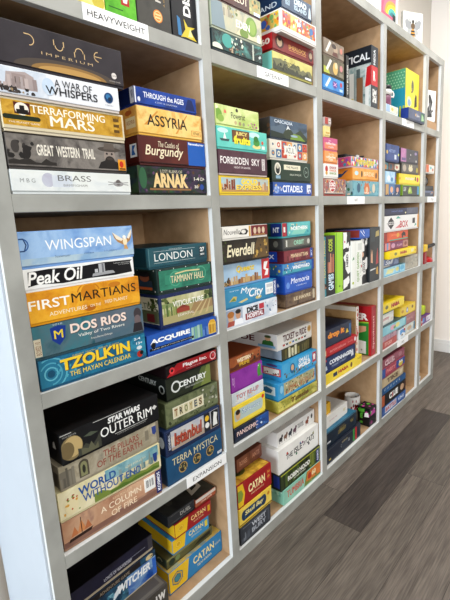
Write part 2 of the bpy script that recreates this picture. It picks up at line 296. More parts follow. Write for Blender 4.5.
game('tall box with beige farmland vineyard cover in navy border, above the blue city box', (.416, .9725, .018, .225, -.2, .1038), .27, '27345e',
  [('r', .035, .06, .985, .9, '~cfc9a0,b6b583,dcd8b8,9'), ('p', [.035, .06, .985, .06, .985, .45, .5, .62, .035, .38], 'b2a878'), ('p', [.5, .2, .985, .3, .985, .62, .62, .58], 'a58a62'), ('p', [.55, .12, .6, .12, .8, .58, .78, .58], 'c9b78a'), ('p', [.68, .12, .73, .12, .88, .58, .86, .58], 'c9b78a'), ('p', [.82, .12, .87, .14, .95, .58, .93, .58], 'c9b78a'), ('h', .035, .985, .58, .62, .74, 8, '8a9a68', 6), ('k', .06, .3, .3, .5, .86, 6, ['7b8a4a', '94a35e', '5f7440'], 3), ('d', 12, 14, .82, .6, .985, .9, ['46552a', '5e6c38', '2f3a1e'], .1), ('d', 14, 8, .035, .7, .2, .9, ['46552a', '5e6c38', '2f3a1e'], .08),
   ('t', 'VITICULTURE', .22, .56, .8, .74, 'f7f5ec', .015), ('r', .28, .34, .52, .48, 'a04a38'), ('p', [.28, .48, .4, .58, .52, .48], '8b3f30'), ('t', 'ESSENTIAL', .3, .22, .6, .3, 'f3efe0')],
  L=[('r', .2, .08, .98, .92, 'd6d3b8'), ('r', .66, .1, .98, .5, '6d7350'), ('t', 'VITICULTURE', .3, .55, .97, .74, '5a6a4a', .01), ('r', .76, .14, .9, .4, '7d2f2a'), ('d', 17, 10, .8, .5, .98, .9, ['3d4a24', '55642f'], .1)])
game('dark green box with studded black corners and gold lettered banner, above the vineyard box', (.417, 1.077, .018, .224, -.2, .0770), .27, '2b3f3c',
  [('r', .02, .08, .98, .92, '~2f7f68,3f9578,2a6e5c,8'), ('p', [.12, .3, .3, .3, .3, .7, .12, .7], '3d8f74'), ('arc', .3, .5, .34, 0, 360, .05, '5aa88a'), ('arc', .78, .55, .34, 0, 360, .05, '5aa88a'), ('t', 'TAMMANY HALL', .22, .3, .84, .62, '4a2418', .05), ('t', 'TAMMANY HALL', .22, .33, .84, .64, 'e6dcb6', .035), ('p', [.3, .68, .5, .74, .76, .7, .76, .76, .5, .8, .3, .74], 'dccf9c')] +
  [('c', u, v, .025, 'd8dcd8') for u in (.05, .28, .5, .72, .95) for v in (.04, .96)] + [('r', 0, 0, .02, 1, '1a2422'), ('r', .98, 0, 1, 1, '1a2422')],
  L=[('r', .3, .06, .98, .94, '1f3431'), ('p', [.62, .1, .92, .1, .9, .5, .64, .5], '33485a'), ('e', .77, .64, .09, .2, '8e5a44'), ('e', .77, .78, .11, .12, '1b2028'), ('r', .66, .1, .9, .22, 'c46a3c')] + [('c', u, v, .03, 'd8dcd8') for u in (.35, .65, .95) for v in (.05, .95)])
game('dark teal box with white engraved title between thin rules, topmost on the middle shelf', (.396, 1.1545, .025, .236, 0, .0615), .28, '275763',
  [('r', 0, 0, 1, 1, '~22505b,2d626c,254f5a,5'), ('r', .08, .17, .78, .185, 'cfd8d6'), ('r', .08, .8, .78, .815, 'cfd8d6'), ('t', 'LONDON', .09, .28, .73, .7, 'eef0ec', .0), ('t', 'SECOND EDITION', .33, .84, .55, .9, 'cfd8d6'), ('r', .86, .2, .97, .84, '1b3d47'), ('t', '27', .875, .52, .96, .78, 'f0f0ec', .04), ('t', 'NEW', .88, .3, .955, .42, 'f0f0ec', .03), ('r', .005, 0, .012, 1, '6a949a')],
  L=[('r', 0, 0, 1, 1, '1f4650'), ('r', .97, 0, 1, 1, '3f747e')])

# ---- first column, second shelf from the floor: left stack
game('dusky sunset box with a sailing ship and barcode, dark blue right end, bottom of stack', (.045, .475, .012, .312, -1.2, .0812), .30, 'a5836a',
  [('r', 0, 0, 1, 1, '~9b6f5c,b98d70,c9a486,8d6660,5'), ('r', 0, .0, 1, .22, '~7d5a50,94705f,6'), ('r', .55, .3, .92, 1, '~c49a78,d7b394,b98a6e,6'), ('p', [.04, .14, .24, .18, .26, .3, .05, .26], '3a241c'), ('p', [.06, .3, .13, .32, .1, .66], 'c07c50'), ('p', [.12, .32, .2, .33, .16, .82], 'cd8d5c'), ('p', [.18, .32, .25, .34, .22, .66], 'b8744c'), ('r', .155, .3, .162, .9, '3a241c'),
   ('t', 'A COLUMN', .345, .54, .765, .78, 'f5e6cd', .015), ('t', 'OF FIRE', .44, .2, .71, .44, 'f0dcc0', .01), ('t', 'KEN FOLLETT', .47, .84, .67, .93, 'e7cfae'), ('r', .935, .0, 1, 1, '26326f'), ('v', 'KOSMOS', .95, .1, .985, .92, 'f0f2f8', .03)],
  L=[('r', 0, 0, 1, 1, '~6d3f38,8a5446,8'), ('r', .9, .3, .99, .9, 'a3503c')], stick=(.80, .36, .92, .92, 'f0eee6', [('bar', .05, .05, .95, .95)], 'barcode_sticker'))
game('cream box with a cathedral town and blue storybook title, second from the bottom', (.045, .5570, .012, .315, -1.4, .0820), .30, 'd8cfa6',
  [('r', 0, 0, 1, 1, '~d9d0a8,e8e0bf,cfc594,5'), ('r', .42, .55, .98, 1, '~6aa0b0,9cc0c2,4d8798,6'), ('h', .3, .98, .0, .14, .34, 9, '7f9046', 2), ('h', .45, .98, .0, .08, .22, 8, '5f7a34', 7), ('k', .55, .97, .3, .4, .78, 9, ['a8b4a8', '8ea2a0', 'c7c9b4', '6d8a8e'], 8), ('p', [.86, .35, .9, .35, .88, .95], '87968f'), ('p', [.78, .35, .81, .35, .795, .85], '97a59a'),
   ('e', .1, .35, .06, .3, 'e4d8b0'), ('d', 15, 14, .03, .1, .17, .75, ['c0623a', '7f9a4a', 'd9a84a', '9a4a30'], .06), ('t', 'WORLD', .17, .56, .52, .88, '2f5f9f', .025), ('t', 'WITHOUT END', .20, .24, .775, .54, '3a62a0', .012), ('t', 'KEN FOLLETT', .62, .68, .84, .76, 'e8e0c0'), ('p', [.915, .7, .965, .7, .96, .4, .94, .3, .92, .4], '2b4a8a')],
  L=[('r', 0, 0, 1, 1, '~d3c898,c4b987,6'), ('d', 16, 10, .75, .2, 1, .9, ['b65f3a', '7f9a4a'], .08)])
game('grey stone box with arched doorway and faded red title, under the large black box', (.056, .6395, .010, .309, -.4, .0680), .295, 'a39a86',
  [('r', 0, 0, 1, 1, '~8f8878,b5ac98,a09781,c2b9a4,8'), ('r', .0, .0, .12, .75, '7d776a'), ('k', .0, .13, .0, .4, .9, 5, ['6a655a', '8b8576', '5a564d'], 4), ('r', .165, .1, .255, .68, '5a5446'), ('dome', .21, .68, .045, .22, '5a5446'), ('r', .18, .14, .24, .6, '8f8f6a'), ('dome', .21, .6, .03, .2, '8f8f6a'), ('e', .21, .45, .015, .2, '3a3a30'),
   ('t', 'THE PILLARS', .40, .52, .77, .84, '9a5a4c', .015), ('t', 'OF THE EARTH', .33, .14, .80, .46, '9a5a4c', .015), ('p', [.92, .85, .975, .85, .97, .5, .948, .4, .925, .5], '3a4f8f'), ('r', .84, .3, .88, .8, '8a8271'), ('r', .97, .0, 1, 1, '8a8271')],
  L=[('r', 0, 0, 1, 1, '~7a7466,938b7a,8'), ('k', .5, 1, 0, .4, .9, 5, ['5f5a50', '4a463e'], 3)])
game('large black science-fiction box with slanted white title, topmost above three storybook boxes', (.066, .7085, .002, .304, .8, .0835), .30, '16171a',
  [('r', 0, 0, 1, 1, '~121316,1f2023,17181b,4'), ('e', .09, .42, .1, .42, '8f7f5c'), ('e', .1, .45, .085, .36, 'c2ab7a'), ('e', .05, .38, .06, .3, '7c6c4c'), ('h', .14, .36, .0, .2, .62, 6, '4a4b42', 4), ('h', .17, .33, .0, .1, .4, 5, '6b6a55', 9), ('p', [.2, .62, .27, .7, .34, .6, .27, .55], '5a6152'),
   ('t', 'STAR WARS', .44, .68, .79, .9, 'ededea', .05, .15), ('t', 'OUTER RIM', .36, .27, .92, .62, 'f2f2ee', .02), ('r', .30, .955, .69, .975, 'c9c9c4'), ('r', .0, .95, .1, .975, 'c9c9c4'), ('t', 'FANTASY FLIGHT GAMES', .02, .85, .14, .9, 'b9b9b4'), ('r', .5, .19, .86, .21, 'c9c9c4'), ('t', 'A GAME OF BOUNTY HUNTERS AND SMUGGLERS', .52, .11, .84, .16, 'a9a9a4'), ('p', [.955, .62, .985, .52, .955, .42, .925, .52], 'd9d9d4')],
  L=[('r', 0, 0, 1, 1, '18191c'), ('p', [.86, .42, .92, .42, .9, .66, .88, .66], 'b5b5b2')],
  T=[('r', 0, 0, 1, 1, '~0f1012,1e1c1c,161617,6'), ('d', 33, 12, .3, .3, .95, .9, ['2a1513', '3a1a16', '232326'], .08)])
# right stack
game('dark blue box with gold title over three round emblems, just above the EXPANSION sign', (.382, .475, .008, .246, -.2, .0990), .27, '1f4d70',
  [('r', 0, 0, 1, 1, '~1a4466,27597d,1f4f72,6'), ('t', 'TERRA MYSTICA', .09, .6, .92, .86, 'd9cda2', .01)] + [it for u in (.26, .51, .76) for it in (('c', u, .36, .2, 'b8995a'), ('c', u, .36, .165, '3c3a35'), ('d', int(u*100), 8, u-.06, .24, u+.06, .48, ['9c8552', '5c6a58', 'c2a868'], .06))] + [('r', .9, .04, .985, .14, 'dfe3e6'), ('t', '60', .92, .06, .965, .12, '1f4d70')],
  L=[('r', 0, 0, 1, 1, '1a3c58')])
game('pale bazaar scene box with red brown title in a navy border', (.384, .5745, .006, .243, .2, .0840), .27, '26375a',
  [('r', .03, .1, .97, .94, '~b9c0cf,d2cdc4,a5aec2,8'), ('h', .03, .97, .1, .2, .42, 10, 'b0a092', 4), ('k', .06, .6, .3, .45, .8, 9, ['c7b8a6', 'a89c96', 'd8cdbd'], 5), ('t', 'Istanbul', .14, .22, .64, .78, '6b2a20', .05, .1), ('t', 'Istanbul', .135, .25, .635, .81, 'b5543e', .02, .1), ('r', .03, .1, .085, .94, '1d2a47'), ('v', 'ISTANBUL', .04, .2, .075, .86, 'd8dde6', .01), ('r', .68, .1, .8, .94, '2a2c33'), ('c', .74, .7, .13, 'e4bb3a'), ('c', .74, .38, .13, 'e8e8e4'), ('r', .82, .12, .965, .92, '1d1f26'), ('p', [.85, .2, .94, .2, .93, .5, .95, .75, .88, .85, .86, .5], 'e6e6e2')],
  L=[('r', 0, 0, 1, 1, '20304e'), ('e', .93, .5, .05, .25, 'c9d2dc')])
game('olive green battlefield box with a cream strip of letter tiles for its title', (.400, .6590, .015, .231, 0, .0840), .27, '596043',
  [('r', 0, 0, 1, 1, '~454c34,6a7150,7d8462,525a3c,8'), ('d', 18, 24, .0, .0, 1, .2, ['3f452e', '5a6142', '7f8464'], .08), ('d', 19, 20, .68, .2, .99, .95, ['8f927e', 'a5a793', '4d533b', 'c0bfae', '5d634d'], .1), ('r', .12, .22, .7, .72, 'e4dfc8')] + [it for i, (l, c) in enumerate(zip('TROYES', ['8d5a3a', '3a3a38', '6a7a4a', 'a08a4a', '4a5a6a', '6a4a3a'])) for it in (('r', .14+i*.092, .27, .215+i*.092, .67, 'cfc6a4'), ('t', l, .15+i*.092, .32, .205+i*.092, .62, c, .03))],
  L=[('r', 0, 0, 1, 1, '~4a5138,5f6648,8'), ('d', 20, 8, .6, .1, 1, .9, ['3c422c', '767c5c'], .12)])
game('black and dark green box with round ring emblem, under the thin black and red box', (.414, .7435, .019, .190, -.8, .0727), .26, '23281f',
  [('r', 0, 0, 1, 1, '~191d18,2f3628,262c22,6'), ('p', [.55, 0, 1, 0, 1, 1, .8, 1], '5d6a3a'), ('p', [.75, 0, 1, 0, 1, 1, .92, 1], '7f8a4a'), ('arc', .2, .5, .3, 0, 360, .09, 'd9dcd8'), ('t', 'CENTURY', .27, .36, .9, .66, 'eceeea', .03), ('t', 'SPICE ROAD EDITION', .4, .2, .82, .28, 'c5c8c0')],
  L=[('r', 0, 0, 1, 1, '1a1d1a'), ('t', 'CENTURY', .45, .55, .82, .8, 'b9bdb8', .02), ('arc', .92, .45, .22, 0, 360, .07, 'a9ada8')])
game('thin black and red box with biohazard mark and white title, topmost of its stack', (.415, .8170, .013, .221, -.3, .0415), .26, '1c1113',
  [('p', [.0, .0, .12, .0, .3, .0, .98, .0, .98, 1, .2, 1], 'b3202a'), ('p', [.1, 0, .9, 0, .8, .4, .2, .3], '8a1620'), ('c', .1, .5, .32, 'e04a4e'), ('c', .1, .5, .14, '1c1113'), ('t', 'Plague Inc.', .3, .34, .78, .8, 'f5f2f0', .03, .1), ('t', 'THE BOARD GAME', .36, .14, .66, .24, 'e0b8b8'), ('c', .91, .5, .4, 'f0dada'), ('c', .91, .5, .32, '9c1820'), ('c', .92, .55, .16, 'd9555a')],
  L=[('r', 0, 0, 1, 1, '201013')])

# ---- first column, bottom shelf
game('brown grey box with lighter rim and white letters, lowest in the bottom left corner', (.045, .0475, .005, .297, .3, .1140), .28, '4a4540',
  [('r', 0, 0, 1, 1, '~3d3833,55504a,47423d,7'), ('t', 'LW', .84, .6, .97, .86, 'dcd8d2', .06), ('t', 'MIDNIGHT', .3, .55, .76, .85, 'b9b2a6', .02)], T=[('r', 0, 0, 1, 1, '57514b'), ('r', .02, .02, .98, .06, '6d675f'), ('r', .95, .02, .98, .98, '6d675f')])
game('dark blue fantasy box with glowing portrait art and slanted white title, middle of bottom stack', (.05, .1625, .050, .293, 1.6, .0940), .24, '1c2f45',
  [('r', 0, 0, 1, 1, '~16263a,2f5f7a,1b2f48,4a7f95,6'), ('r', .62, 0, 1, .75, '~123a7a,1f55a0,8fb0d0,9'), ('d', 25, 12, .3, .05, .62, .6, ['4f8aa0', '2a4f66', '7fb0c0'], .09), ('r', 0, .78, .8, 1, '2a2426'), ('t', 'ADVENTURE GAME', .3, .82, .66, .94, 'a89a88', .01), ('p', [.42, .2, .56, .5, .53, .7, .46, .5], 'dfe6ea'), ('t', 'WITCHER', .5, .35, .92, .68, 'eef0f0', .04, .2), ('e', .92, .86, .05, .1, 'd8c79a'), ('r', .95, .0, 1, .7, '3a6fc0'), ('t', '14+', .93, .8, .975, .9, '5a3a2a', .02)], tray='c9bda6')
game('black and indigo box with pale edge and small silver title, topmost in bottom left', (.048, .2570, .052, .29, 1.6, .0565), .24, '201f2c',
  [('r', 0, 0, 1, 1, '~16151f,2b2a42,1f1e2c,5'), ('r', .0, .0, 1, .06, 'b9ad98'), ('r', .45, .42, .9, .45, '9a9cac'), ('t', 'LORDS OF WATERDEEP', .38, .2, .72, .4, 'd0d0d8', .01), ('r', .94, .1, 1, .95, '4a4850')],
  T=[('r', 0, 0, 1, 1, '~0f0f13,1a1a20,6'), ('r', .05, .3, .95, .32, '2c2b33')], tray='b9ad98')
CAT = lambda main, txt, sub: [('r', .38, 0, 1, 1, main), ('p', [.38, 0, .28, 0, .33, .5, .38, 1], main), ('p', [0, 0, .3, 0, .36, 1, 0, 1], 'ecc52c'), ('t', txt, .43, .44, .84, .8, 'f2df9a', .02), ('t', sub, .5, .2, .78, .32, 'e6d8a8')]
def hexm(u, v, r, asp, c1, c2, c3):
    P = lambda q: [x for i in range(6) for x in (u+q*math.sin(i*PI/3)/asp, v+q*math.cos(i*PI/3))]
    return [('p', P(r), c1), ('p', P(r*.86), c2), ('p', P(r*.62), c1), ('p', P(r*.48), c3)]
game('large blue box with yellow left third and hexagon emblem, bottom right on bottom shelf', (.381, .0475, .052, .259, .4, .0865), .25, '2f86b8',
  CAT('2f86b8', 'CATAN', 'SEAFARERS') + hexm(.14, .5, .34, 3.2, '2a6f8a', 'd9b22a', '4a8f9a') + [('t', 'TRADE BUILD SETTLE', .86, .5, .97, .6, 'e6d8a8')], L=[('r', 0, 0, 1, 1, 'e3ba26')], T=[('r', 0, 0, 1, 1, '~3f86a0,c9a94a,6a9fa8,5')], tray='2a78a8')
game('flat olive tray-like box squeezed between two blue and yellow boxes', (.388, .1345, .066, .217, -.3, .0390), .24, '4f4c30',
  [('r', 0, 0, 1, 1, '~3d3b26,6a6640,58552f,7'), ('p', [0, .75, .9, .75, 1, 1, 0, 1], '8f8a5a'), ('e', .1, .4, .06, .4, '2f3a2c'), ('e', .22, .4, .05, .3, '7a8a5a'), ('p', [.55, .1, .95, .1, .97, .6, .7, .5], '2c2a1c')], L=[('r', 0, 0, 1, 1, '3f4a3c'), ('arc', .85, .3, .5, 20, 160, .15, 'c9c4a0')])
game('small light blue box with yellow end and cream title, second in the yellow-ended stack', (.415, .1740, .062, .172, -.7, .0560), .20, '3f95c4',
  CAT('3f95c4', 'CATAN', 'EXTENSION') + hexm(.15, .5, .26, 3, 'd9ab24', 'f0cf52', 'd9ab24') + [('r', .88, .25, .96, .75, 'e6d04a')], L=[('r', 0, 0, 1, 1, 'ecc52c')])
game('small dark red box with yellow end, just under the black two player box', (.427, .2305, .057, .172, -.5, .0555), .20, 'a5262c',
  CAT('a5262c', 'CATAN', 'BASE GAME') + hexm(.15, .5, .26, 3, 'd9ab24', 'f0cf52', 'd9ab24') + [('r', .9, .25, .97, .75, 'e0b02a')], L=[('r', 0, 0, 1, 1, 'ecc52c')])
game('small black two-player box with engraved silver title, lying on the red and yellow box', (.404, .2866, .060, .121, 0, .0440), .19, '2b2d30',
  [('r', 0, 0, 1, 1, '~202225,383a3e,2a2c30,6'), ('r', .08, .12, .92, .15, '7a7a78'), ('t', 'DUEL', .45, .32, .86, .7, 'b5b3ac', .02), ('r', .08, .84, .92, .87, '7a7a78')], T=[('r', 0, 0, 1, 1, '~1e2022,3a3a36,2a2b2a,7'), ('d', 28, 8, .3, .2, .9, .9, ['4a4a42', '2f302c'], .1)], L=[('r', 0, 0, 1, 1, '222427')])
game('small box with terracotta front and dark pictured lid, beside the black two-player box', (.530, .2866, .060, .102, 0, .0330), .15, 'b05f42',
  [('r', 0, .0, 1, .5, 'b9694a'), ('r', 0, .5, 1, 1, 'e0d8cc'), ('t', 'CARD GAME', .25, .12, .8, .38, 'f1e4d2', .02)], T=[('r', 0, 0, 1, 1, '~2c2d2a,4a4a42,1f201d,6'), ('p', [.1, .2, .7, .3, .85, .8, .3, .75], 'c9c2b2'), ('p', [.3, .35, .6, .4, .7, .7, .4, .65], '34322c')], tray='8f4a34')
# ================================================================ first column, top shelf: standing boxes
ST = 'boxes standing upright on the bookcase shelves'
def stand(label, x0, x1, z, y0, h, dep, base, F=(), L=(), T=(), **k):
    return game(label, (x0, z, y0, x1-x0, k.pop('yaw', 0), h), dep, base, F, L, T, group=ST, lip=.0015, **k)
Z1 = 1.7964
stand('pale yellow box standing upright, leftmost beside the bright green one', .268, .327, Z1, .012, .297, .29, 'e6da7a', [('r', 0, 0, 1, 1, '~e3d56a,efe6a0,d8cc66,12'), ('e', .7, .05, .3, .05, 'c9b94e')])
stand('bright green box with red square emblem standing above the HEAVYWEIGHT sign', .329, .421, Z1, .012, .297, .29, '5fae2f', [('r', 0, 0, 1, 1, '~56a428,72c03a,4c9526,10'), ('r', .08, .05, .55, .06, '2f6b1a'), ('r', .5, .1, .78, .21, 'b3322a'), ('p', [.58, .12, .7, .12, .74, .17, .64, .2, .55, .17], 'f2e8e4'), ('r', .1, .3, .9, .6, '8fd04f')])
stand('dark grey box with an orange round emblem standing beside the bright green one', .424, .538, Z1, .012, .297, .29, '46443f', [('r', 0, 0, 1, 1, '~403e3a,53514b,44423e,6'), ('c', .6, .12, .055, 'e08a2f'), ('c', .6, .12, .045, 'f0cf9a'), ('c', .6, .12, .036, 'e08a2f'), ('r', .52, .1, .68, .115, 'f0cf9a'), ('r', .52, .125, .68, .14, 'f0cf9a'), ('v', 'H', .55, .24, .72, .33, 'cfcac2', 0, True), ('v', 'A GAME OF TILES', .8, .22, .84, .5, 'c9a15a')])
stand('black box with white sideways title and yellow line art, rightmost standing on top left shelf', .543, .640, Z1, .012, .297, .29, '17181c', [('v', 'DIS', .45, .22, .75, .42, 'f2f2ee', .04), ('p', [.3, .02, .5, .03, .95, .02, .7, .1, .9, .14, .6, .13, .45, .19, .5, .1], 'd9c23e'), ('p', [.2, .03, .35, .03, .3, .18, .18, .2], '3f7fae'), ('p', [.6, .04, .8, .05, .7, .12], 'f0e8a0')])

# ---- second column, top shelf: left stack
game('dark cyan fantasy box with white blossom and tower, lowest left beside GATEWAY sign', (.686, 1.7964, -.002, .248, -.2, .0590), .29, '26383a',
  [('r', 0, 0, 1, 1, '~20302f,2d5a58,1b2626,5fa39a,7'), ('e', .28, .6, .1, .4, '4fa79c'), ('d', 41, 20, .35, .3, .62, 1, ['d8e0cc', 'a9c4b4', '3a2f28', '2a3a38', 'e9ead8'], .12), ('d', 42, 14, .3, .0, .6, .35, ['6a3f2c', '8a5a3a', '2a201c', 'c2a98a'], .1), ('dome', .08, 0, .1, .3, 'dfe6cf'), ('r', .78, .0, .81, .95, 'c9cfc2'), ('p', [.77, .5, .82, .5, .795, 1], 'b5bcb0'), ('p', [.92, .2, .96, .3, .97, .3, .95, .45, .91, .32], 'd5d9d5')])
game('pale stone and meadow box with green hill and faint white title', (.686, 1.8560, -.004, .245, -.2, .0808), .29, 'a9b09a',
  [('r', 0, 0, 1, 1, '~8d9c94,b9bca8,c9c3a6,77898a,6'), ('p', [0, 0, .25, 0, .2, 1, 0, 1], '8a9aa0'), ('p', [.45, 0, .98, 0, .75, .4, .6, .5], 'd6ceae'), ('e', .78, .55, .12, .4, '7fa045'), ('e', .8, .55, .07, .3, '98b356'), ('e', .62, .15, .09, .2, '7a9440'), ('d', 43, 12, .3, .6, .6, 1, ['9a8f60', '6f7f44', 'c0b58a'], .1), ('k', .22, .4, .55, .7, .98, 4, ['c2b8a2', '9f9a8a'], 3), ('t', 'EDEN', .46, .3, .74, .6, 'f4f3ea', .02), ('e', .93, .15, .04, .2, 'e6e6de')])
game('dark red brown box with cream title and green art, above the pale meadow box', (.686, 1.9372, -.003, .245, -.2, .0580), .29, '4a1f1a',
  [('r', 0, 0, 1, 1, '~3f1915,5a2a20,4a201a,6'), ('t', 'CAMELOT', .2, .3, .72, .78, 'efe2cc', .03), ('r', .76, .0, 1, 1, '~8a9a5a,b5b07a,6a7a4a,8'), ('d', 44, 12, .76, .05, 1, .95, ['d6c88a', '4a5a34', 'c0a060', '2f3a24'], .14), ('r', .85, .0, .98, .2, 'cfdcec')])
# right stack
game('teal box with misty yellow forest front and dark script title, bottom above the GATEWAY sign', (.992, 1.7964, -.002, .263, -.6, .0665), .27, 'b3ad62',
  [('r', 0, 0, 1, 1, '~b3a85a,d8cf86,c4bb70,5'), ('r', 0, 0, 1, .3, '6a6c52'), ('h', 0, 1, 0, .35, .75, 16, '7c7c5c', 5), ('h', 0, 1, 0, .15, .5, 22, '4d5040', 8), ('d', 45, 14, .0, .0, .5, .5, ['2c3128', '5f5f48'], .1), ('t', 'Cascadero', .26, .42, .66, .8, '38382a', .0, .1), ('r', .8, .03, .97, .16, 'e2e6ea')],
  L=[('r', 0, 0, 1, 1, '7fc8bf')])
game('dark red box with golden title between two round medallions, above the misty forest box', (.994, 1.8635, -.004, .270, -.6, .0585), .27, '7c1f1d',
  [('r', 0, 0, 1, 1, '~701a1a,8a2824,7a1f1d,6'), ('e', .15, .55, .1, .42, '4a1512'), ('e', .15, .55, .06, .3, 'b9a184'), ('e', .15, .75, .04, .12, '2a1512'), ('e', .92, .45, .06, .35, '4a1512'), ('e', .92, .5, .04, .22, 'b9a184'), ('t', 'SHERLOCK', .36, .38, .8, .66, 'd9a860', .02), ('r', .36, .28, .8, .31, 'd9a860')],
  L=[('r', 0, 0, 1, 1, 'b3262b'), ('t', '60', .8, .35, .96, .75, 'f2e8e0', .04)])
game('white-framed box with colourful swirling abstract art, overhanging the dark red box', (1.018, 1.9225, -.026, .234, -.1, .0747), .27, 'ece8e2',
  [('r', .03, .2, .97, .95, '~d9b24a,e8d98a,d0602f,5f8fb0,9'), ('d', 46, 46, .03, .2, .97, .95, ['e0a02f', 'd8582f', '4f8fb5', 'e9d35a', '7fb06a', 'c23a4a', 'f4efe0'], .11), ('d', 47, 10, .35, .3, .65, .9, ['f4f4ee', 'e8efe8', 'd6e6ee'], .12), ('c', .2, .5, .2, 'd07f3a'), ('c', .2, .5, .12, 'b03a6a'), ('c', .85, .6, .18, '4a7fb5')],
  L=[('r', .03, .2, .97, .95, '~c9a24a,e6d47a,8fb06a,9'), ('d', 48, 26, .5, .2, .97, .95, ['e0a02f', '4f6fb5', 'e9d35a', '7fb06a', 'c2603a'], .13), ('c', .72, .55, .2, '4a6fc0')], tray='d6d2cc')
game('dark blue box with pale blocky title and ghostly figure, topmost above the swirling art box', (1.026, 1.9978, -.024, .193, -1.2, .0640), .27, '1d3350',
  [('r', 0, 0, 1, 1, '~182b48,2b5070,1d3a58,6'), ('t', 'DEAD', .4, .5, .82, .85, 'd6e4ec', .05), ('t', 'ISLAND', .4, .18, .82, .46, 'bcd0dc', .03), ('r', .12, .25, .25, .6, '9fb8c8'), ('p', [.88, .1, .98, .1, .96, .6, .93, .8, .9, .6], 'c9d8e0'), ('t', 'THE', .14, .3, .23, .55, '1d3350', .02)],
  L=[('r', 0, 0, 1, 1, '~1a2a44,24486a,8'), ('t', 'DEAD ISLAND', .1, .12, .93, .42, 'd3dbe0', .0)])

# ---- second column, second shelf: left stack
game('yellow edged box with a painted street and chunky golden title', (.684, 1.3632, 0, .268, 0, .0630), .28, 'e6c83c',
  [('r', .03, .08, .97, .9, '~7fb4cf,a9cbd6,c9b48a,7'), ('k', .03, .3, .08, .5, .85, 6, ['a8643c', 'c0885a', '8a4f30', 'd2aa78'], 4), ('d', 49, 16, .04, .08, .28, .6, ['9c2f2a', 'd9c2a2', '6a3a28'], .09), ('k', .75, .97, .08, .4, .8, 5, ['c99a62', 'b5804a', 'e0b880'], 6), ('r', .03, .08, .97, .2, 'c29a60'), ('t', 'GOLD', .4, .52, .74, .86, 'f2d84a', .06), ('t', 'EXPRESS', .3, .17, .82, .48, '8a5a20', .07), ('t', 'EXPRESS', .3, .19, .82, .5, 'f0d460', .04)])
game('plum brown box with tall white capital title and small vertical badge, second from bottom', (.684, 1.4270, -.004, .249, -.5, .0790), .28, '51303a',
  [('r', 0, 0, 1, 1, '~4a2a34,60404a,543440,5'), ('t', 'FORBIDDEN  SKY', .02, .4, .83, .72, 'f0ebe8', .015), ('t', 'HEIGHT OF DANGER', .28, .22, .62, .31, 'e0d6d4', .01), ('r', .88, .2, .95, .75, 'd9d2d0'), ('v', 'RESCUE', .895, .25, .935, .7, '5a3a44')], tray='c9b7b0')
game('turquoise box with wooden sign title and cartoon island, third from bottom of its stack', (.684, 1.5065, -.003, .252, -.8, .0700), .28, '5fc0b4',
  [('r', 0, 0, 1, 1, '~58b8ac,76d0c2,62c4b8,6'), ('e', .72, .8, .12, .15, 'c9ece4'), ('e', .1, .82, .1, .12, 'c9ece4'), ('r', .27, .3, .62, .92, '6a3f22'), ('r', .29, .34, .6, .88, '7f5230'), ('t', 'JUICY', .34, .62, .58, .86, 'eedd8a', .04), ('t', 'fruits', .3, .2, .64, .62, '4a6a1a', .08), ('t', 'fruits', .3, .22, .64, .64, 'f0e23e', .05), ('p', [.06, .3, .2, .3, .22, .42, .03, .42], '3f5a5a'), ('p', [.1, .42, .13, .75, .16, .42], 'eef2ea'), ('e', .77, .2, .09, .12, 'e9d890'), ('e', .77, .42, .07, .2, '4f9a45'), ('e', .76, .6, .05, .16, '3d8238'), ('c', .9, .45, .1, 'd65a3a'), ('r', .88, .1, .95, .28, 'e0e8e4')])
game('pale lime box with airy dark title, little animals and flowers, topmost of its stack', (.684, 1.5770, -.001, .215, -.4, .0648), .27, 'c9d68a',
  [('r', 0, 0, 1, 1, '~c3d27c,dde6a8,b4c86c,6'), ('e', .05, .5, .08, .3, '7fa84a'), ('e', .1, .3, .07, .2, '98b85a'), ('dome', .2, .6, .03, .2, 'e0806a'), ('e', .0, .85, .05, .1, 'e8e2c8'), ('e', .47, .86, .03, .1, '4a4238'), ('t', 'Flowerist', .33, .38, .66, .72, '4a4a38', .01), ('c', .43, .18, .11, 'c9b48a'), ('c', .53, .16, .11, 'a89070'), ('c', .62, .15, .11, '98a07a'), ('d', 50, 12, .72, .04, .97, .32, ['c25aa0', 'd87ab8', 'a84488', '8ab04a'], .09)])
# right stack
game('cobalt blue box with white decorative title and white corner patch, bottom right of second shelf', (.995, 1.3632, .016, .275, 0, .0510), .22, '2f58a4',
  [('r', 0, 0, 1, 1, '~274c96,3c68b4,2f5aa6,6'), ('e', .08, .4, .06, .35, '8fa8d8'), ('d', 51, 12, .0, .05, .2, .95, ['c9d6ee', '4f74b8', 'd8c08a'], .12), ('t', 'CITADELS', .22, .16, .74, .78, 'eef2fa', .03), ('r', .86, .05, .97, .9, 'dfe2ea'), ('d', 52, 8, .86, .05, .97, .6, ['7a5a9a', 'b03a4a', '3a5a9a'], .12)],
  L=[('r', 0, 0, 1, 1, '24437f')])
game('dark forest green box with cameo portrait oval and cream title label, above cobalt blue box', (.991, 1.4150, .017, .271, -.2, .0805), .23, '1d3327',
  [('r', 0, 0, 1, 1, '~182c22,24402f,1c3226,5'), ('e', .14, .58, .075, .32, 'e3e0d2'), ('e', .14, .56, .05, .24, '1a241e'), ('e', .14, .7, .035, .12, 'c9c4b2'), ('r', .29, .56, .72, .82, 'e6e0c8'), ('t', 'THE PALACE', .35, .63, .66, .75, '3c3a30', .01), ('t', 'BELLE EPOQUE', .44, .26, .74, .36, 'cfd4c4', .01), ('r', .09, .08, .2, .24, '8fb0c4'), ('e', .88, .5, .07, .3, '93a598'), ('e', .88, .5, .06, .26, '1d3327'), ('t', '2-4', .85, .42, .91, .58, '93a598', .02)],
  L=[('r', 0, 0, 1, 1, '16261d')])
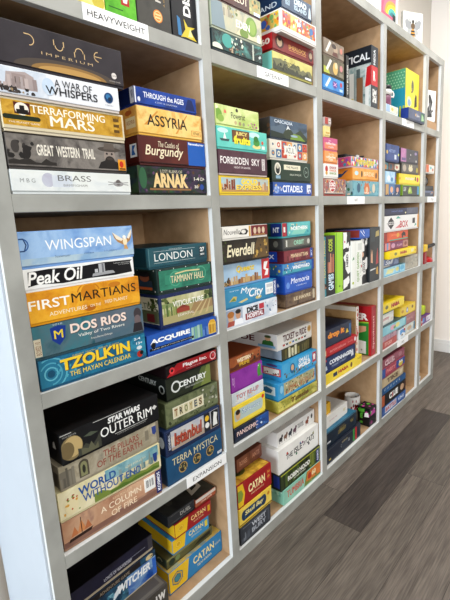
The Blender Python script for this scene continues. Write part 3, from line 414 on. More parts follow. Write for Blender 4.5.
game('off-white box with patterned mosaic tiles in red, blue and orange, under mountain lake box', (.984, 1.4960, .018, .258, -.3, .0735), .26, 'e3dfd4',
  [('r', 0, 0, 1, 1, 'dcd9d0')] + [it for u in range(7) for v in range(2) for it in (('r', .01+u*.141, .03+v*.48, .145+u*.141, .5+v*.48, ['d9d5c8', 'c9553a', 'e6e0d2', '3f6f98', 'dca25a', 'e6e2d8', 'b9452f'][(u*3+v*2) % 7]), ('c', .078+u*.141, .265+v*.48, .15, ['3f6f98', 'e8e2d2', 'd0643a', 'e9e4d6', 'c9533a', '5a86a8', 'e4ded0'][(u+v*3) % 7]), ('c', .078+u*.141, .265+v*.48, .07, ['e0a24a', '3a5f80', 'e8e2d2'][(u+v) % 3]))] + [('r', .36, .25, .66, .75, 'efece2'), ('t', 'AZUL', .4, .34, .63, .66, '4a4a50', .0)],
  L=[('r', 0, 0, 1, 1, 'd3c9b8'), ('d', 53, 10, .6, 0, 1, 1, ['c9553a', '3f6f98', 'dca25a'], .16)])
game('dark blue-grey mountain lake box with small pale title, topmost above the mosaic tile box', (.989, 1.5700, .015, .250, -.2, .0765), .26, '3c4a5a',
  [('r', 0, 0, 1, 1, '~35455a,52667a,2c3a44,5'), ('h', 0, 1, .0, .3, .78, 7, '5f7080', 11), ('p', [.25, .0, .45, .72, .62, .3, .8, .6, 1, .2, 1, 0], '3a4632'), ('p', [.4, .45, .45, .74, .52, .5, .46, .55], 'd9dee0'), ('p', [.5, .0, .95, .0, .78, .3, .6, .34], '7d9a3c'), ('p', [.0, .0, .4, .0, .3, .25, .0, .32], '28372e'), ('t', 'CASCADIA', .1, .76, .58, .93, 'd9e2ea', .02), ('e', .62, .2, .1, .06, '9fb4c4')],
  L=[('r', 0, 0, 1, 1, '~3a3432,5a4f48,8'), ('d', 54, 8, .6, .1, 1, .9, ['b5a58a', '6a4a3a', '4a5a6a'], .16)])

# ---- second column, middle shelf: left stack
game('white box with smiling doctors photo-style art and dark red title band, bottom left corner', (.686, .9104, .010, .299, -.3, .0672), .28, 'd9dde4',
  [('r', 0, 0, 1, 1, '~c9d2de,e6e9ee,b9c4d2,6'), ('r', 0, 0, .3, 1, '~8f9db2,b5bfce,6'), ('e', .09, .52, .05, .28, 'dab392'), ('e', .09, .7, .06, .2, 'b5783a'), ('p', [.02, 0, .17, 0, .15, .3, .04, .3], 'b05a4a'), ('e', .22, .6, .045, .26, 'c99a78'), ('e', .22, .8, .05, .14, '2a2420'), ('p', [.14, 0, .31, 0, .29, .35, .16, .35], 'eef0f4'), ('r', .35, .1, .72, .5, '8f2030'), ('t', 'DICE', .38, .52, .6, .88, '26262c', .07), ('t', 'HOSPITAL', .38, .16, .7, .46, 'f2eef0', .04), ('d', 55, 12, .74, .1, .98, .9, ['b9c9d8', 'd24a4a', 'f0f0f0', '5a7a9a'], .1), ('r', .62, .55, .72, .9, 'c23a4a')])
game('sea blue box with white title, white sticker panel and dark blue right end', (.686, .9785, .012, .304, .1, .0712), .28, '2f86b0',
  [('r', 0, 0, 1, 1, '~2a7ea8,4599be,338ab2,5'), ('p', [.08, .3, .16, .55, .22, .5, .2, .25], 'c9b86a'), ('p', [.1, .3, .17, .45, .2, .28], '6a8a4a'), ('p', [.24, .15, .4, .28, .42, .18, .3, .08], 'd9c98a'), ('e', .62, .16, .06, .1, 'cfc07a'), ('t', 'My', .29, .52, .48, .92, 'f2f4f2', .02, .25), ('t', 'City', .44, .14, .72, .78, 'f2f4f2', .02, .25), ('t', 'Reiner Knizia', .1, .82, .26, .9, 'd6e6ee'), ('r', .93, 0, 1, 1, '28448c'), ('v', 'KOSMOS', .945, .1, .985, .9, 'e6eaf4', .03)],
  stick=(.765, .2, .915, .86, 'f0f0ec', [('r', .1, .6, .9, .9, 'c9ccd0'), ('r', .1, .15, .45, .45, 'd9dade'), ('r', .55, .15, .9, .45, 'd9dade')], 'white_label'))
game('pale sky box over a little townscape with yellow script title and red white end', (.700, 1.0505, .024, .262, -.1, .0830), .28, '8fb6d8',
  [('r', 0, 0, 1, 1, '~84aed4,a9c8e2,c2d8e6,5'), ('h', 0, .8, .0, .15, .3, 12, 'b89a6a', 4), ('k', .1, .75, .02, .2, .42, 13, ['c9aa78', 'a8764a', 'e0caa0', '8a5f3c', 'd6b88a'], 9), ('d', 56, 10, .0, .0, .12, .4, ['3a3026', '5a4a34'], .1), ('t', 'Queenz', .27, .5, .66, .86, 'caa020', .03, .2), ('t', 'Queenz', .265, .52, .655, .88, 'f2dc4e', .01, .2), ('r', .82, .0, 1, 1, 'c6282e'), ('p', [.88, .15, .96, .15, .98, .45, .92, .5, .97, .85, .88, .85, .86, .5, .92, .4], 'f4f0ee')])
game('black and gold woodland box with large cream script title, under a white and maroon box', (.686, 1.1342, .012, .262, 0, .0808), .28, '27221a',
  [('r', 0, 0, 1, 1, '~1f1b15,3a3020,2a241a,5'), ('p', [.62, 0, 1, 0, 1, 1, .75, 1], '6a5228'), ('d', 57, 22, .68, .05, .99, .95, ['a8843c', '7a6030', '3a2c18', 'c9a656', '54431f'], .11), ('t', 'Everdell', .1, .22, .68, .8, 'efe6c6', .02, .2), ('d', 58, 8, .0, .02, .1, .98, ['5a6a2a', '3f4a20'], .1)])
game('thin white box with black script title and maroon right end with cream busts, topmost left', (.686, 1.2157, .002, .245, 0, .0453), .27, 'e6e3da',
  [('r', 0, 0, 1, 1, '~e0ddd4,efece4,7'), ('t', 'Nouvelle', .02, .3, .36, .78, '2a2826', .0, .25), ('p', [.34, .25, .5, .2, .55, .5, .5, .75, .4, .7], '3a3634'), ('e', .44, .48, .05, .18, 'e6e3da'), ('r', .56, 0, .6, 1, 'd0a24a'), ('r', .61, 0, 1, 1, '7a1a22'), ('e', .7, .5, .035, .32, 'd9c4a8'), ('e', .8, .5, .035, .32, 'd0b89a'), ('e', .9, .5, .035, .32, 'd9c4a8'), ('r', .66, .05, .94, .14, 'b08a4a')])
# right stack
game('weathered dark brown box with faded cream title scroll, bottom right on the middle shelf', (1.063, .9104, .022, .231, -.3, .0590), .24, '5a4636',
  [('r', 0, 0, 1, 1, '~3f3026,7a6450,59463a,94806a,12'), ('r', .22, .3, .86, .7, '8a745a'), ('t', 'LE HAVRE', .26, .36, .82, .64, 'd9ccb0', .02), ('r', .9, .1, .97, .9, 'c9bba0')],
  L=[('r', 0, 0, 1, 1, '~4a392c,8a7660,5c4a3a,14')])
game('royal blue box with white slanted title, directly above the weathered brown box', (1.061, .9700, .022, .208, -.2, .0768), .24, '2254b0',
  [('r', 0, 0, 1, 1, '~1d4aa2,2f66c2,2456b0,5'), ('t', 'Memoria', .2, .46, .88, .8, 'f2f4fa', .02, .2), ('t', 'a seaside story', .4, .22, .78, .34, 'cfdcf2', .01), ('e', .1, .4, .06, .2, '6f9ade')],
  L=[('r', 0, 0, 1, 1, '2658b4'), ('d', 59, 10, .55, .3, .92, .8, ['dfe8f6', 'b5cbea', '8fb0e0'], .16)])
game('blue windsurf-like box with bright white title over teal sea, yellow and blue side', (1.050, 1.0473, .024, .238, -.1, .0488), .24, '2f74b0',
  [('r', 0, 0, 1, 1, '~2a6aa6,4a94c8,2f78b2,6'), ('r', 0, 0, .9, .35, '4aa5b5'), ('t', 'WINDWARD', .3, .3, .86, .68, 'f2f4f2', .04), ('t', 'RACE THE WIND', .36, .76, .74, .9, 'e6d98a', .02), ('d', 60, 10, .02, .1, .28, .9, ['e6c23e', 'e0e8ec', '8a5a3a', '2a4a7a'], .13), ('r', .93, 0, 1, 1, '2a55a8')],
  L=[('r', 0, 0, 1, 1, '3a6aa0'), ('d', 61, 12, .5, .0, 1, 1, ['d9b83a', '2f4f90', 'e0d8c0', '6aa04a'], .16)])
game('maroon box with stacked-letter title and blue end panel, third from top of right stack', (1.060, 1.0965, .021, .216, 0, .0502), .24, '7a2430',
  [('r', 0, 0, 1, 1, '~701e2c,8a3440,76242f,6'), ('k', .1, .85, .05, .2, .8, 14, ['8a4048', '5f1a24', '9a5058'], 3), ('t', 'MANHATTAN', .22, .3, .82, .68, 'f0d8b0', .04), ('r', .9, 0, 1, 1, '2750a4'), ('v', 'SKY', .93, .2, .98, .8, 'e6eaf4', .02)],
  L=[('r', 0, 0, 1, 1, '5a1c2a'), ('r', .62, 0, .86, 1, '2750b0'), ('t', 'X', .68, .3, .8, .7, 'e6eaf4', .04)])
game('dark grey metallic box with pale green rounded title, second from top of right stack', (1.060, 1.1472, .026, .218, 0, .0518), .24, '3b3c3c',
  [('r', 0, 0, 1, 1, '~343535,4a4b4a,3a3a3a,5'), ('r', .06, .14, .94, .86, '~5a5a54,76766a,66665e,7'), ('t', 'ORBIT', .36, .28, .72, .72, '9fd0b5', .04), ('r', .1, .2, .14, .8, 'd9d9d0'), ('e', .88, .5, .05, .25, 'c9c9be')],
  L=[('r', 0, 0, 1, 1, '454543'), ('e', .86, .5, .05, .3, '8a8a80')])
game('turquoise map box with red left end, topmost above the dark grey metallic box', (1.054, 1.1995, .023, .212, .1, .0600), .24, '4fb0b4',
  [('r', 0, 0, 1, 1, '~45a5ac,72c4c2,56b4b6,6'), ('p', [.3, .1, .75, .05, .9, .5, .6, .6, .4, .4], '8fd0c0'), ('d', 62, 14, .2, .1, .95, .9, ['e6e0c2', '3a8a9a', 'd9a85a', '9ad8cc'], .1), ('t', 'NORTHERN', .3, .4, .88, .7, 'f4f6f2', .04), ('r', .0, .0, .14, 1, 'b02a34'), ('r', .04, .3, .1, .7, 'efe6e0'), ('r', .14, .0, .17, 1, '1f3f70')],
  L=[('r', 0, 0, 1, 1, '2a3f52'), ('r', .78, .0, .98, 1, '1f3a80'), ('r', .55, 0, .76, 1, '2f5a4a'), ('t', 'NT', .82, .3, .95, .7, 'e6eaf0', .03)])

# ---- second column, second shelf from the floor: left stack
game('dark navy box with red outlined title and blue city art at right', (.700, .475, .012, .204, -.9, .0560), .26, '1d2638',
  [('r', 0, 0, 1, 1, '~171e2e,27344c,1c2436,5'), ('r', .6, 0, 1, 1, '~1d3f80,2f66b0,223a6a,7'), ('d', 63, 14, .6, .1, .98, .9, ['2a55a0', '5f94d0', '1a2a54', 'c9d8ea'], .1), ('t', 'PANDEMIC', .06, .34, .66, .72, 'c23a3e', .07), ('t', 'PANDEMIC', .06, .34, .66, .72, 'f2e0d8', .02)], tray='3a3f4a')
game('yellow box with a pale oval cartoon panel, under the grey white box', (.706, .5313, .018, .188, -.4, .0822), .26, 'ecd23e',
  [('r', 0, 0, 1, 1, '~e6ca32,f2de5e,6'), ('r', .06, .2, .86, .8, 'b9c9c4'), ('e', .06, .5, .04, .3, 'b9c9c4'), ('e', .86, .5, .06, .3, 'b9c9c4'), ('e', .13, .5, .07, .26, 'd8b08a'), ('e', .13, .66, .07, .14, '3a2a1e'), ('t', 'Splendor', .26, .38, .84, .7, 'f2f6f2', .05), ('t', 'Splendor', .26, .38, .84, .7, '6a8fae', .01), ('c', .93, .82, .11, 'd03a2e')])
game('pale grey-white box with soft coloured lettering between yellow and purple boxes', (.706, .6142, .020, .184, -.4, .0500), .26, 'd6dce0',
  [('r', 0, 0, 1, 1, '~cbd4da,e2e6e6,bfccd4,7'), ('t', 'TOY RE-UP', .12, .3, .84, .76, '8fa0b5', .06), ('t', 'TOY RE-UP', .12, .3, .84, .76, 'd98a7a', .01), ('d', 64, 10, .02, .05, .98, .3, ['c98a5a', '7aa0b5', 'd9c26a'], .08)])
game('bright purple box with a little green dinosaur on its right end', (.706, .6650, .020, .183, 0, .0770), .26, '8a2f9a',
  [('r', 0, 0, 1, 1, '~832a94,9a42a8,8a309a,4'), ('e', .89, .5, .06, .3, '4f9a3f'), ('e', .9, .78, .05, .14, '5fae4a'), ('p', [.84, .2, .94, .2, .92, .5, .86, .5], '4f9a3f'), ('p', [.94, .25, .99, .12, .96, .4], '4f9a3f'), ('e', .87, .82, .012, .03, 'f4f4f0'), ('t', 'O J', .03, .2, .1, .75, 'd9b8e0', .02)])
game('rusty orange-brown box with cream title over desert scenery, topmost left below a long shelf', (.706, .7425, .022, .180, .4, .0540), .26, '94502f',
  [('r', 0, 0, 1, 1, '~7f3f26,b06a3a,8f4c2c,6'), ('h', 0, 1, 0, .2, .5, 9, '6a3420', 7), ('t', 'WESTERN', .22, .46, .66, .8, 'f0e0c0', .05), ('t', 'PRIME', .3, .12, .62, .42, 'e6c23e', .05), ('d', 65, 10, .68, .1, .98, .9, ['3a2a20', 'c29a6a', '5f3a28'], .12)])
# right stack
game('yellow-green forest box with gold script title, bottom right of its shelf', (.985, .475, .022, .306, -.7, .0518), .26, 'b9b04a',
  [('r', 0, 0, 1, 1, '~a89f3c,d2c86a,8f8f3a,c4b858,9'), ('d', 66, 24, .0, .0, 1, .9, ['7f8434', 'e0d88a', '9f8a3a', '5f6a2a'], .1), ('t', 'Tussie', .3, .25, .76, .78, '6a4a1a', .04, .15)],
  L=[('r', 0, 0, 1, 1, '~9f983a,c4bc60,8a8836,9')], tray='9a9238')
game('sky blue box with a crowd of tiny figures, above the yellow green box', (.990, .5272, .024, .290, -1.0, .0763), .26, '3a98c8',
  [('r', 0, 0, 1, 1, '~2f8cc0,55aad4,3a98c8,5'), ('r', .14, .12, .97, .92, '~a9a684,c9bc96,8f9a7a,8'), ('d', 67, 60, .15, .12, .97, .9, ['c9804a', '8a5a3a', 'e6d8b0', '4a6a8a', 'b04a3a', '6a8a4a', 'f0ece0', '3a3026'], .085), ('e', .08, .6, .04, .26, '8fc8e4'), ('t', 'SMALL WORLD', .25, .3, .86, .62, 'f4e9c2', .06), ('t', 'SMALL WORLD', .25, .3, .86, .62, 'a8642c', .02)],
  L=[('r', 0, 0, 1, 1, '3a9acc'), ('r', .6, .25, .95, .8, 'd3e6f0'), ('p', [.7, .35, .86, .35, .9, .6, .78, .75, .68, .6], '2f6f98')], tray='2a7fb0')
game('sky blue fantasy box with white title, red badge ends and bearded cartoon crowd, middle right', (1.023, .6042, .024, .271, -.6, .0745), .26, '3a9cca',
  [('r', 0, 0, 1, 1, '~2f90c2,58b0d8,3a9cca,5'), ('d', 68, 26, .05, .02, .95, .4, ['8a6a4a', '4a6a3a', 'd9b88a', '6a4a3a', '2f5a6a', 'c2743a'], .1), ('e', .28, .5, .07, .35, '2f7098'), ('e', .28, .55, .04, .2, 'd8b08a'), ('t', 'SMALL', .46, .56, .78, .9, 'f6f8f8', .06), ('t', 'WORLD', .44, .24, .8, .54, 'f6f8f8', .06), ('r', .87, .2, .98, .9, 'b52a30'), ('p', [.9, .35, .95, .35, .96, .7, .925, .8, .89, .7], 'f0e8e4')],
  L=[('r', 0, 0, 1, 1, '3a9acc'), ('r', .6, .2, .98, .72, 'c22f34'), ('r', .63, .26, .95, .66, 'f2efe8'), ('d', 69, 6, .64, .28, .94, .64, ['8a3a30', '3a3a40'], .1), ('e', .8, .88, .12, .08, '5f4a8a')])
game('dark forest box with pale birch trunks, under the white train game box', (1.055, .6792, .045, .240, -.2, .0535), .26, '2a2a18',
  [('r', 0, 0, 1, 1, '~1f2014,4a4620,33301a,6'), ('k', .02, .98, .0, .7, 1, 14, ['4a4424', '6a6234', '2a2614', '8a7f44'], 5), ('k', .2, .5, .0, .8, 1, 3, ['d6d0b0', 'c2bb98'], 8), ('d', 70, 8, .3, .0, .9, .3, ['6a5a2a', '3a3a1a'], .1)],
  L=[('r', 0, 0, 1, 1, '~8fa0b0,a9b6c2,6f8294,7')])
game('white train game box with dark red title and coloured train cars', (1.026, .7332, .045, .269, 0, .0715), .30, 'e3e0da',
  [('r', 0, 0, 1, 1, '~dcd9d2,ebe8e2,7'), ('t', 'TICKET to RIDE', .15, .36, .83, .84, '5f1f22', .035), ('r', .12, .2, .84, .23, 'b9b4aa')] + [('r', .14+i*.088, .08, .2+i*.088, .2, c) for i, c in enumerate(['b03a30', '3a3a3e', 'd9b23e', '3f6fa8', '4f8a4a', '8a5a3a', 'c2543a', '3a3a3e'])] + [('c', .92, .6, .25, 'd9c08a'), ('c', .92, .6, .16, 'b98a4a'), ('r', .0, .94, 1, 1, 'c9c4ba')],
  L=[('r', 0, 0, 1, 1, 'd6d4d2'), ('p', [.72, .08, .95, .08, .93, .5, .84, .62, .75, .5], '3f7a3f'), ('e', .84, .68, .05, .16, 'd8b08a'), ('e', .84, .82, .06, .1, '4a5a3a'), ('t', 'RIDE', .15, .35, .6, .75, '5f1f22', .03), ('r', .66, .05, .97, .22, '7fb0d0')])

# ---- second column, bottom shelf: left stack
game('dark slate box with faint silver skyline title, bottom of stack under yellow and blue box', (.697, .0475, .008, .189, -.5, .0760), .26, '33363c',
  [('r', 0, 0, 1, 1, '~2b2e34,434850,34383e,6'), ('t', 'WEST', .36, .55, .84, .84, 'c2c6cc', .03), ('t', 'BURY', .36, .18, .84, .48, 'b0b4bc', .03), ('k', .04, .3, .1, .25, .6, 6, ['7f848c', '5a5f68'], 4), ('r', .08, .88, .9, .91, '8a8e96'), ('r', .9, .1, .96, .9, '565a62')], tray='1e2024')
game('yellow box with a deep blue title cloud, above the dark slate box', (.698, .1240, .010, .202, -.4, .0762), .26, 'e6c648',
  [('r', 0, 0, 1, 1, '~e0be3e,efd66a,6'), ('r', .12, .2, .76, .8, '27425f'), ('e', .14, .5, .08, .32, '27425f'), ('e', .74, .5, .09, .34, '27425f'), ('d', 71, 14, .15, .2, .75, .8, ['2f5a80', '1d3048', '3a6a90'], .1), ('t', 'Skull Bay', .16, .36, .74, .7, 'e9dc9a', .03, .2), ('c', .9, .7, .12, 'c98a2a'), ('r', .0, .0, 1, .06, '6a4a20')])
game('dark red box with cream title, yellow corner and golden painted lid, second from stack top', (.698, .2010, .012, .208, -.5, .1000), .26, '9c1f22',
  [('r', 0, 0, 1, 1, '~921b20,aa282a,9a1f22,5'), ('p', [0, 0, .14, 0, .2, .5, .14, 1, 0, 1], 'e8c22e'), ('p', [.0, .25, .1, .25, .15, .5, .1, .75, .0, .75], '8fa04a'), ('t', 'CATAN', .3, .36, .8, .74, 'f4e6b0', .035), ('t', 'TRADE BUILD SETTLE', .36, .2, .76, .27, 'e6cfa0', .01), ('r', .86, .3, .97, .8, 'b5342e'), ('t', '3-4', .88, .62, .95, .74, 'e9c85a', .02), ('t', '10+', .88, .4, .95, .52, 'e9c85a', .02)],
  T=[('r', .02, .02, .98, .98, '~c9962f,e6c04a,a8742a,d8ac3e,6'), ('e', .35, .3, .2, .16, '6a6a2c'), ('e', .3, .25, .1, .08, '3f4420'), ('e', .7, .6, .22, .2, 'e8c864'), ('p', [.1, .6, .4, .5, .5, .9, .2, .95], 'a8672a')])
game('small reddish-brown box set back on the golden lid, topmost of its bottom stack', (.760, .3015, .066, .160, .2, .0590), .20, '7a4a38',
  [('r', 0, 0, 1, 1, '~6a3f30,8f5c48,74463a,7'), ('t', 'BONES', .1, .3, .4, .7, 'c99a80', .02), ('r', .5, .1, .52, .9, '4a2a20'), ('t', 'ANTS', .6, .3, .9, .7, 'c99a80', .02)])
# right stack
game('pale teal box with red capital title and orange right half', (.989, .0475, .012, .305, -.5, .0724), .27, '8fc4ae',
  [('r', 0, 0, 1, 1, '~84bca6,a6d2be,6'), ('t', 'TUMBRIA', .08, .28, .52, .8, '9a2f2a', .08), ('t', 'TUMBRIA', .08, .28, .52, .8, 'd8584a', .03), ('p', [.52, 0, 1, 0, 1, 1, .6, 1], '7f8a3f'), ('p', [.58, .25, 1, .1, 1, 1, .62, 1], 'd8833a'), ('c', .68, .55, .24, 'b8452e'), ('t', '60', .74, .4, .86, .8, 'f2dcb0', .05), ('d', 72, 10, .55, .0, .98, .35, ['5f7a35', '8a9a45', 'c2b060'], .1)],
  L=[('r', 0, 0, 1, 1, '8abfaa'), ('d', 73, 8, .6, .1, 1, .9, ['b5dcca', '6aa590'], .14)])
game('dark woodland box with white capital title and mossy green edge, under the large white box', (.974, .1205, .014, .317, -.7, .0790), .27, '2a3222',
  [('r', 0, 0, 1, 1, '~1e2418,4a5a30,2f3a22,6f7f3a,7'), ('k', .0, 1, .0, .75, 1, 18, ['3a4426', '566a32', '232a18', '7f8a3e'], 7), ('d', 74, 18, .3, .0, .95, .4, ['6f8a3a', '3a4a24', '9aa04a', '2a2a1a'], .09), ('r', 0, .93, 1, 1, 'b5b83e'), ('t', 'ROBIN HOOD', .16, .3, .72, .62, 'f2f2ea', .04), ('t', 'ADVENTURES', .3, .14, .6, .24, 'dfe0cf', .02), ('r', .9, .0, .97, .9, '2a3a80'), ('v', 'KOSMOS', .915, .1, .955, .8, 'e6eaf4', .03)],
  L=[('r', 0, 0, 1, 1, '~232a1c,3a4630,7'), ('r', .86, .1, .98, .9, '2a3f90')])
game('large white box with small cat silhouettes hiding in its black hand-drawn title', (.9715, .2000, .020, .318, -.6, .1125), .29, 'e9e7e1',
  [('r', 0, 0, 1, 1, '~e4e2dc,f1efea,5'), ('t', 'THE', .17, .38, .33, .62, '2a2a2c', .02), ('t', 'ISLE', .36, .4, .56, .66, '2a2a2c', .02), ('t', 'OF', .585, .46, .66, .64, '2a2a2c', .02), ('t', 'CATS', .68, .42, .88, .7, '2a2a2c', .02), ('e', .42, .34, .02, .06, '3f7a5a'), ('e', .2, .66, .02, .06, 'c24a34'), ('e', .58, .66, .02, .05, '8a3a6a'), ('e', .74, .37, .02, .06, '2a2a2c'), ('e', .52, .7, .015, .05, '2f5f9a'), ('e', .86, .72, .02, .05, '8a8a3a'), ('p', [.86, .74, .87, .84, .88, .74], '8a8a3a')])
game('white box with brown dog pictures on its front, topmost above the large white cat box', (.992, .3130, .038, .297, -.5, .0668), .26, 'e6e4e0',
  [('r', 0, 0, 1, 1, '~e0deda,eeece8,6')] + [it for u, c, hh in ((.08, '3a3532', .5), (.2, '8a6a5a', .42), (.32, '2f3a44', .46), (.44, '6a4a5a', .5), (.78, '8a4a2c', .6)) for it in (('e', u, .38, .045, .17, c), ('e', u+.035, .38+hh*.4, .022, .14, c), ('r', u-.035, .08, u-.02, .3, c), ('r', u+.02, .08, u+.035, .3, c))] + [('t', 'TOUR DOG', .52, .3, .68, .7, '3a3a3c', .01), ('e', .92, .6, .025, .2, '3a3a3a')])
# ================================================================ third column
game('blue box with slanted white ribbon and red badge, lowest of three ribboned boxes', (1.344, 1.7964, -.003, .180, 0, .0584), .25, '2f7fc0',
  [('r', 0, 0, 1, 1, '~2a74b4,58a4dc,2f80c4,6'), ('p', [.08, .2, .16, .1, .36, .85, .28, .95], 'e8ecf2'), ('e', .55, .5, .12, .3, '5a4a9a'), ('t', 'X', .46, .36, .66, .66, 'd9a8d0', .04), ('c', .86, .65, .2, 'c22f38'), ('r', .78, .08, .94, .3, 'b9d2ea')])
game('dark box with a blond shape and white ribbon, middle of three ribboned boxes', (1.344, 1.8553, -.005, .177, -.2, .0723), .25, '55503f',
  [('r', 0, 0, 1, 1, '~3f3d34,7a735c,57523f,7'), ('p', [0, 0, .3, 0, .2, .35, 0, .4], 'b9bf4a'), ('p', [.1, .25, .18, .15, .4, .85, .3, .92], 'e3e0d6'), ('e', .56, .45, .12, .38, 'd8b46a'), ('e', .6, .65, .07, .2, 'e6cfa8'), ('c', .86, .6, .2, 'c98a8a'), ('r', .76, .06, .95, .3, '8a8474')])
game('brown and grey box with white ribbon, topmost of three ribboned boxes', (1.344, 1.9283, -.006, .174, -.3, .0652), .25, '7a6a5a',
  [('r', 0, 0, 1, 1, '~5f5448,9a8a78,73665a,7'), ('p', [.08, .2, .16, .1, .36, .85, .28, .95], 'e6e2da'), ('e', .58, .5, .1, .35, 'b5a08a'), ('e', .5, .7, .12, .16, '4a3a30'), ('c', .86, .6, .2, 'cf8878'), ('r', .76, .06, .95, .3, '9a8e80'), ('p', [.4, .05, .7, .05, .64, .35, .46, .3], '6a3f34')])
stand('narrow dark book-like box with white sideways lettering, left of the large skyline box', 1.575, 1.603, Z1, .012, .185, .20, '2f302e', [('v', 'CITY BUILDER', .3, .1, .75, .8, 'e2e2dc', .03)])
stand('large dark navy box showing skyscraper cover on its left face, red patch on spine', 1.822, 1.902, Z1, .004, .285, .30, '1f2730',
  [('r', 0, 0, 1, 1, '~1b222a,2a343e,5'), ('r', .0, .36, .96, .68, 'c4242c'), ('t', 'R', .3, .44, .62, .6, 'f0ece8', .05), ('v', 'MEGA', .3, .7, .6, .95, 'd9dcde', .03), ('r', .2, .08, .8, .3, 'd6d6d2'), ('d', 81, 8, .2, .06, .8, .34, ['3a3a3e', '8a8a86', 'f0f0ec'], .04)],
  L=[('r', 0, 0, 1, .72, '~8fa8a8,c9d2d0,5f7a78,b5bdb8,7'), ('t', 'TICAL', .55, .78, .98, .9, 'e9ecee', .02), ('k', .2, .98, .0, .4, .72, 10, ['5a6a6c', '9aa8a8', 'd9dedc', '4a5658', '7f6a54'], 11), ('r', .2, .1, .48, .3, '1f2426'), ('d', 82, 14, .2, .05, .5, .4, ['e6e6e0', '1a1a1c', 'c23a34', '3a6a9a'], .035), ('r', .62, .0, .7, .62, 'dfe3e0'), ('r', .75, .0, .86, .52, '8a6a4c'), ('d', 83, 8, .5, .0, .75, .2, ['6f8a3a', 'c9b84a'], .05), ('p', [.9, .34, 1, .36, 1, .68, .93, .66], 'c4242c')])
# second shelf
game('busy red and cream box with a round red badge, beside the teal animal box', (1.344, 1.3632, -.001, .199, 0, .0740), .24, 'b5564a',
  [('r', 0, 0, 1, 1, '~a8403c,d9b8a0,8a6a6a,c99a8a,10'), ('d', 84, 40, 0, .1, 1, 1, ['c23a34', 'e6d8c2', '4a5a8a', 'd9a84a', '6a8a6a', '8a2f34'], .1), ('c', .36, .54, .42, 'efe6e0'), ('c', .36, .54, .37, 'b8232c'), ('t', 'LOGO', .22, .5, .5, .78, 'f6f0ec', .05), ('t', 'game', .25, .28, .47, .44, 'f6f0ec', .03), ('r', 0, .0, .85, .08, '3a2a2a'), ('r', 0, .06, .85, .1, 'e8e2d8')])
game('white box with red lettering and coloured fruit marks, second from bottom below orange one', (1.344, 1.4380, -.005, .119, 0, .0605), .20, 'eceae4',
  [('t', 'KNOCK', .35, .62, .88, .84, 'b02a34', .04), ('t', 'KNOCK', .35, .42, .88, .58, 'd87a3a', .04), ('t', 'KNOCK', .35, .18, .88, .36, '7a9a3a', .04), ('e', .12, .6, .1, .25, 'c23a34'), ('e', .12, .28, .08, .16, 'd9a84a')])
game('orange sunset box with white script words, under the pink box on the second shelf', (1.344, 1.4993, -.005, .114, 0, .0525), .20, 'dd8a4a',
  [('r', 0, 0, 1, 1, '~d8803f,eaa868,e08f50,5'), ('t', 'The Fire', .3, .66, .7, .84, 'f6ead8', .0), ('t', 'coffee line', .12, .36, .82, .6, 'f8efe2', .02), ('t', 'run', .3, .14, .62, .32, 'f6ead8', .02), ('e', .93, .4, .04, .2, '6a3a2a')])
game('pink and coral gradient box with white script words, above the orange sunset box', (1.344, 1.5523, -.005, .114, 0, .0545), .20, 'cf6a86',
  [('r', 0, .5, 1, 1, 'c85a88'), ('r', 0, 0, 1, .55, '~d86a7a,e2906a,d87868,5'), ('t', 'the', .3, .7, .5, .84, 'f4dce4', .0), ('t', 'coffee line', .1, .4, .84, .64, 'f8e6ea', .02), ('t', 'rush', .3, .14, .7, .32, 'f4dce4', .0)])
game('small pale yellow box just under the tiny red and grey card box', (1.344, 1.6075, -.008, .045, 0, .0435), .15, 'e3d08a',
  [('r', 0, 0, 1, 1, '~dcc67a,efe2ac,8'), ('r', .1, .15, .9, .35, 'c9a24a')])
game('tiny red and grey card box, topmost of the tall left stack in third column', (1.344, 1.6515, -.008, .054, 0, .0350), .15, 'b5a6a0',
  [('r', 0, 0, .5, 1, 'b5483c'), ('r', .55, .2, .95, .8, 'd6cec8'), ('r', .6, .4, .9, .55, '7a6a64')])
game('teal box with line-drawn animals and an orange fox shape, bottom right of second shelf', (1.647, 1.3632, .014, .303, -.1, .0755), .27, '5f9fae',
  [('r', 0, 0, 1, 1, '~5592a4,7fb4be,5f9cac,6'), ('d', 85, 30, 0, 0, 1, 1, ['8fc0c4', 'c9b08a', '3f7a90', 'e6d8c2', '4a6a7a', 'b5743c'], .12), ('p', [.42, .05, .6, .05, .62, .5, .56, .95, .5, .8, .44, .95, .4, .5], 'd0783e'), ('e', .51, .4, .05, .2, 'e8c09a'), ('t', 'WILD', .43, .08, .6, .22, 'f4ead8', .03), ('e', .78, .5, .06, .35, 'd9ccb4'), ('e', .2, .5, .06, .35, '33607a')],
  L=[('r', 0, 0, 1, 1, '9cc4c8'), ('d', 86, 14, .6, 0, 1, 1, ['3f6f7a', 'e6e2d2', '4f8a6a', '2f4a5a'], .14)])
game('orange box with dark blue bird silhouette on its left side, middle of right stack', (1.647, 1.4395, .016, .294, -.2, .0597), .27, 'e29a3c',
  [('r', 0, 0, 1, 1, '~dc9234,eeb058,e29a3e,5'), ('e', .14, .55, .07, .2, 'bfe0ea'), ('e', .34, .5, .03, .3, '2a2a20'), ('t', 'BIRDIE', .42, .3, .84, .7, 'c46a24', .04), ('t', 'BIRDIE', .415, .32, .835, .72, 'f4dcae', .02), ('e', .92, .45, .04, .3, '7a4a2a')],
  L=[('r', 0, 0, 1, 1, 'df963a'), ('p', [.62, .2, .78, .25, .92, .85, .86, .8, .8, .55, .7, .6, .66, .8, .62, .55, .56, .6], '1f4f7a')])
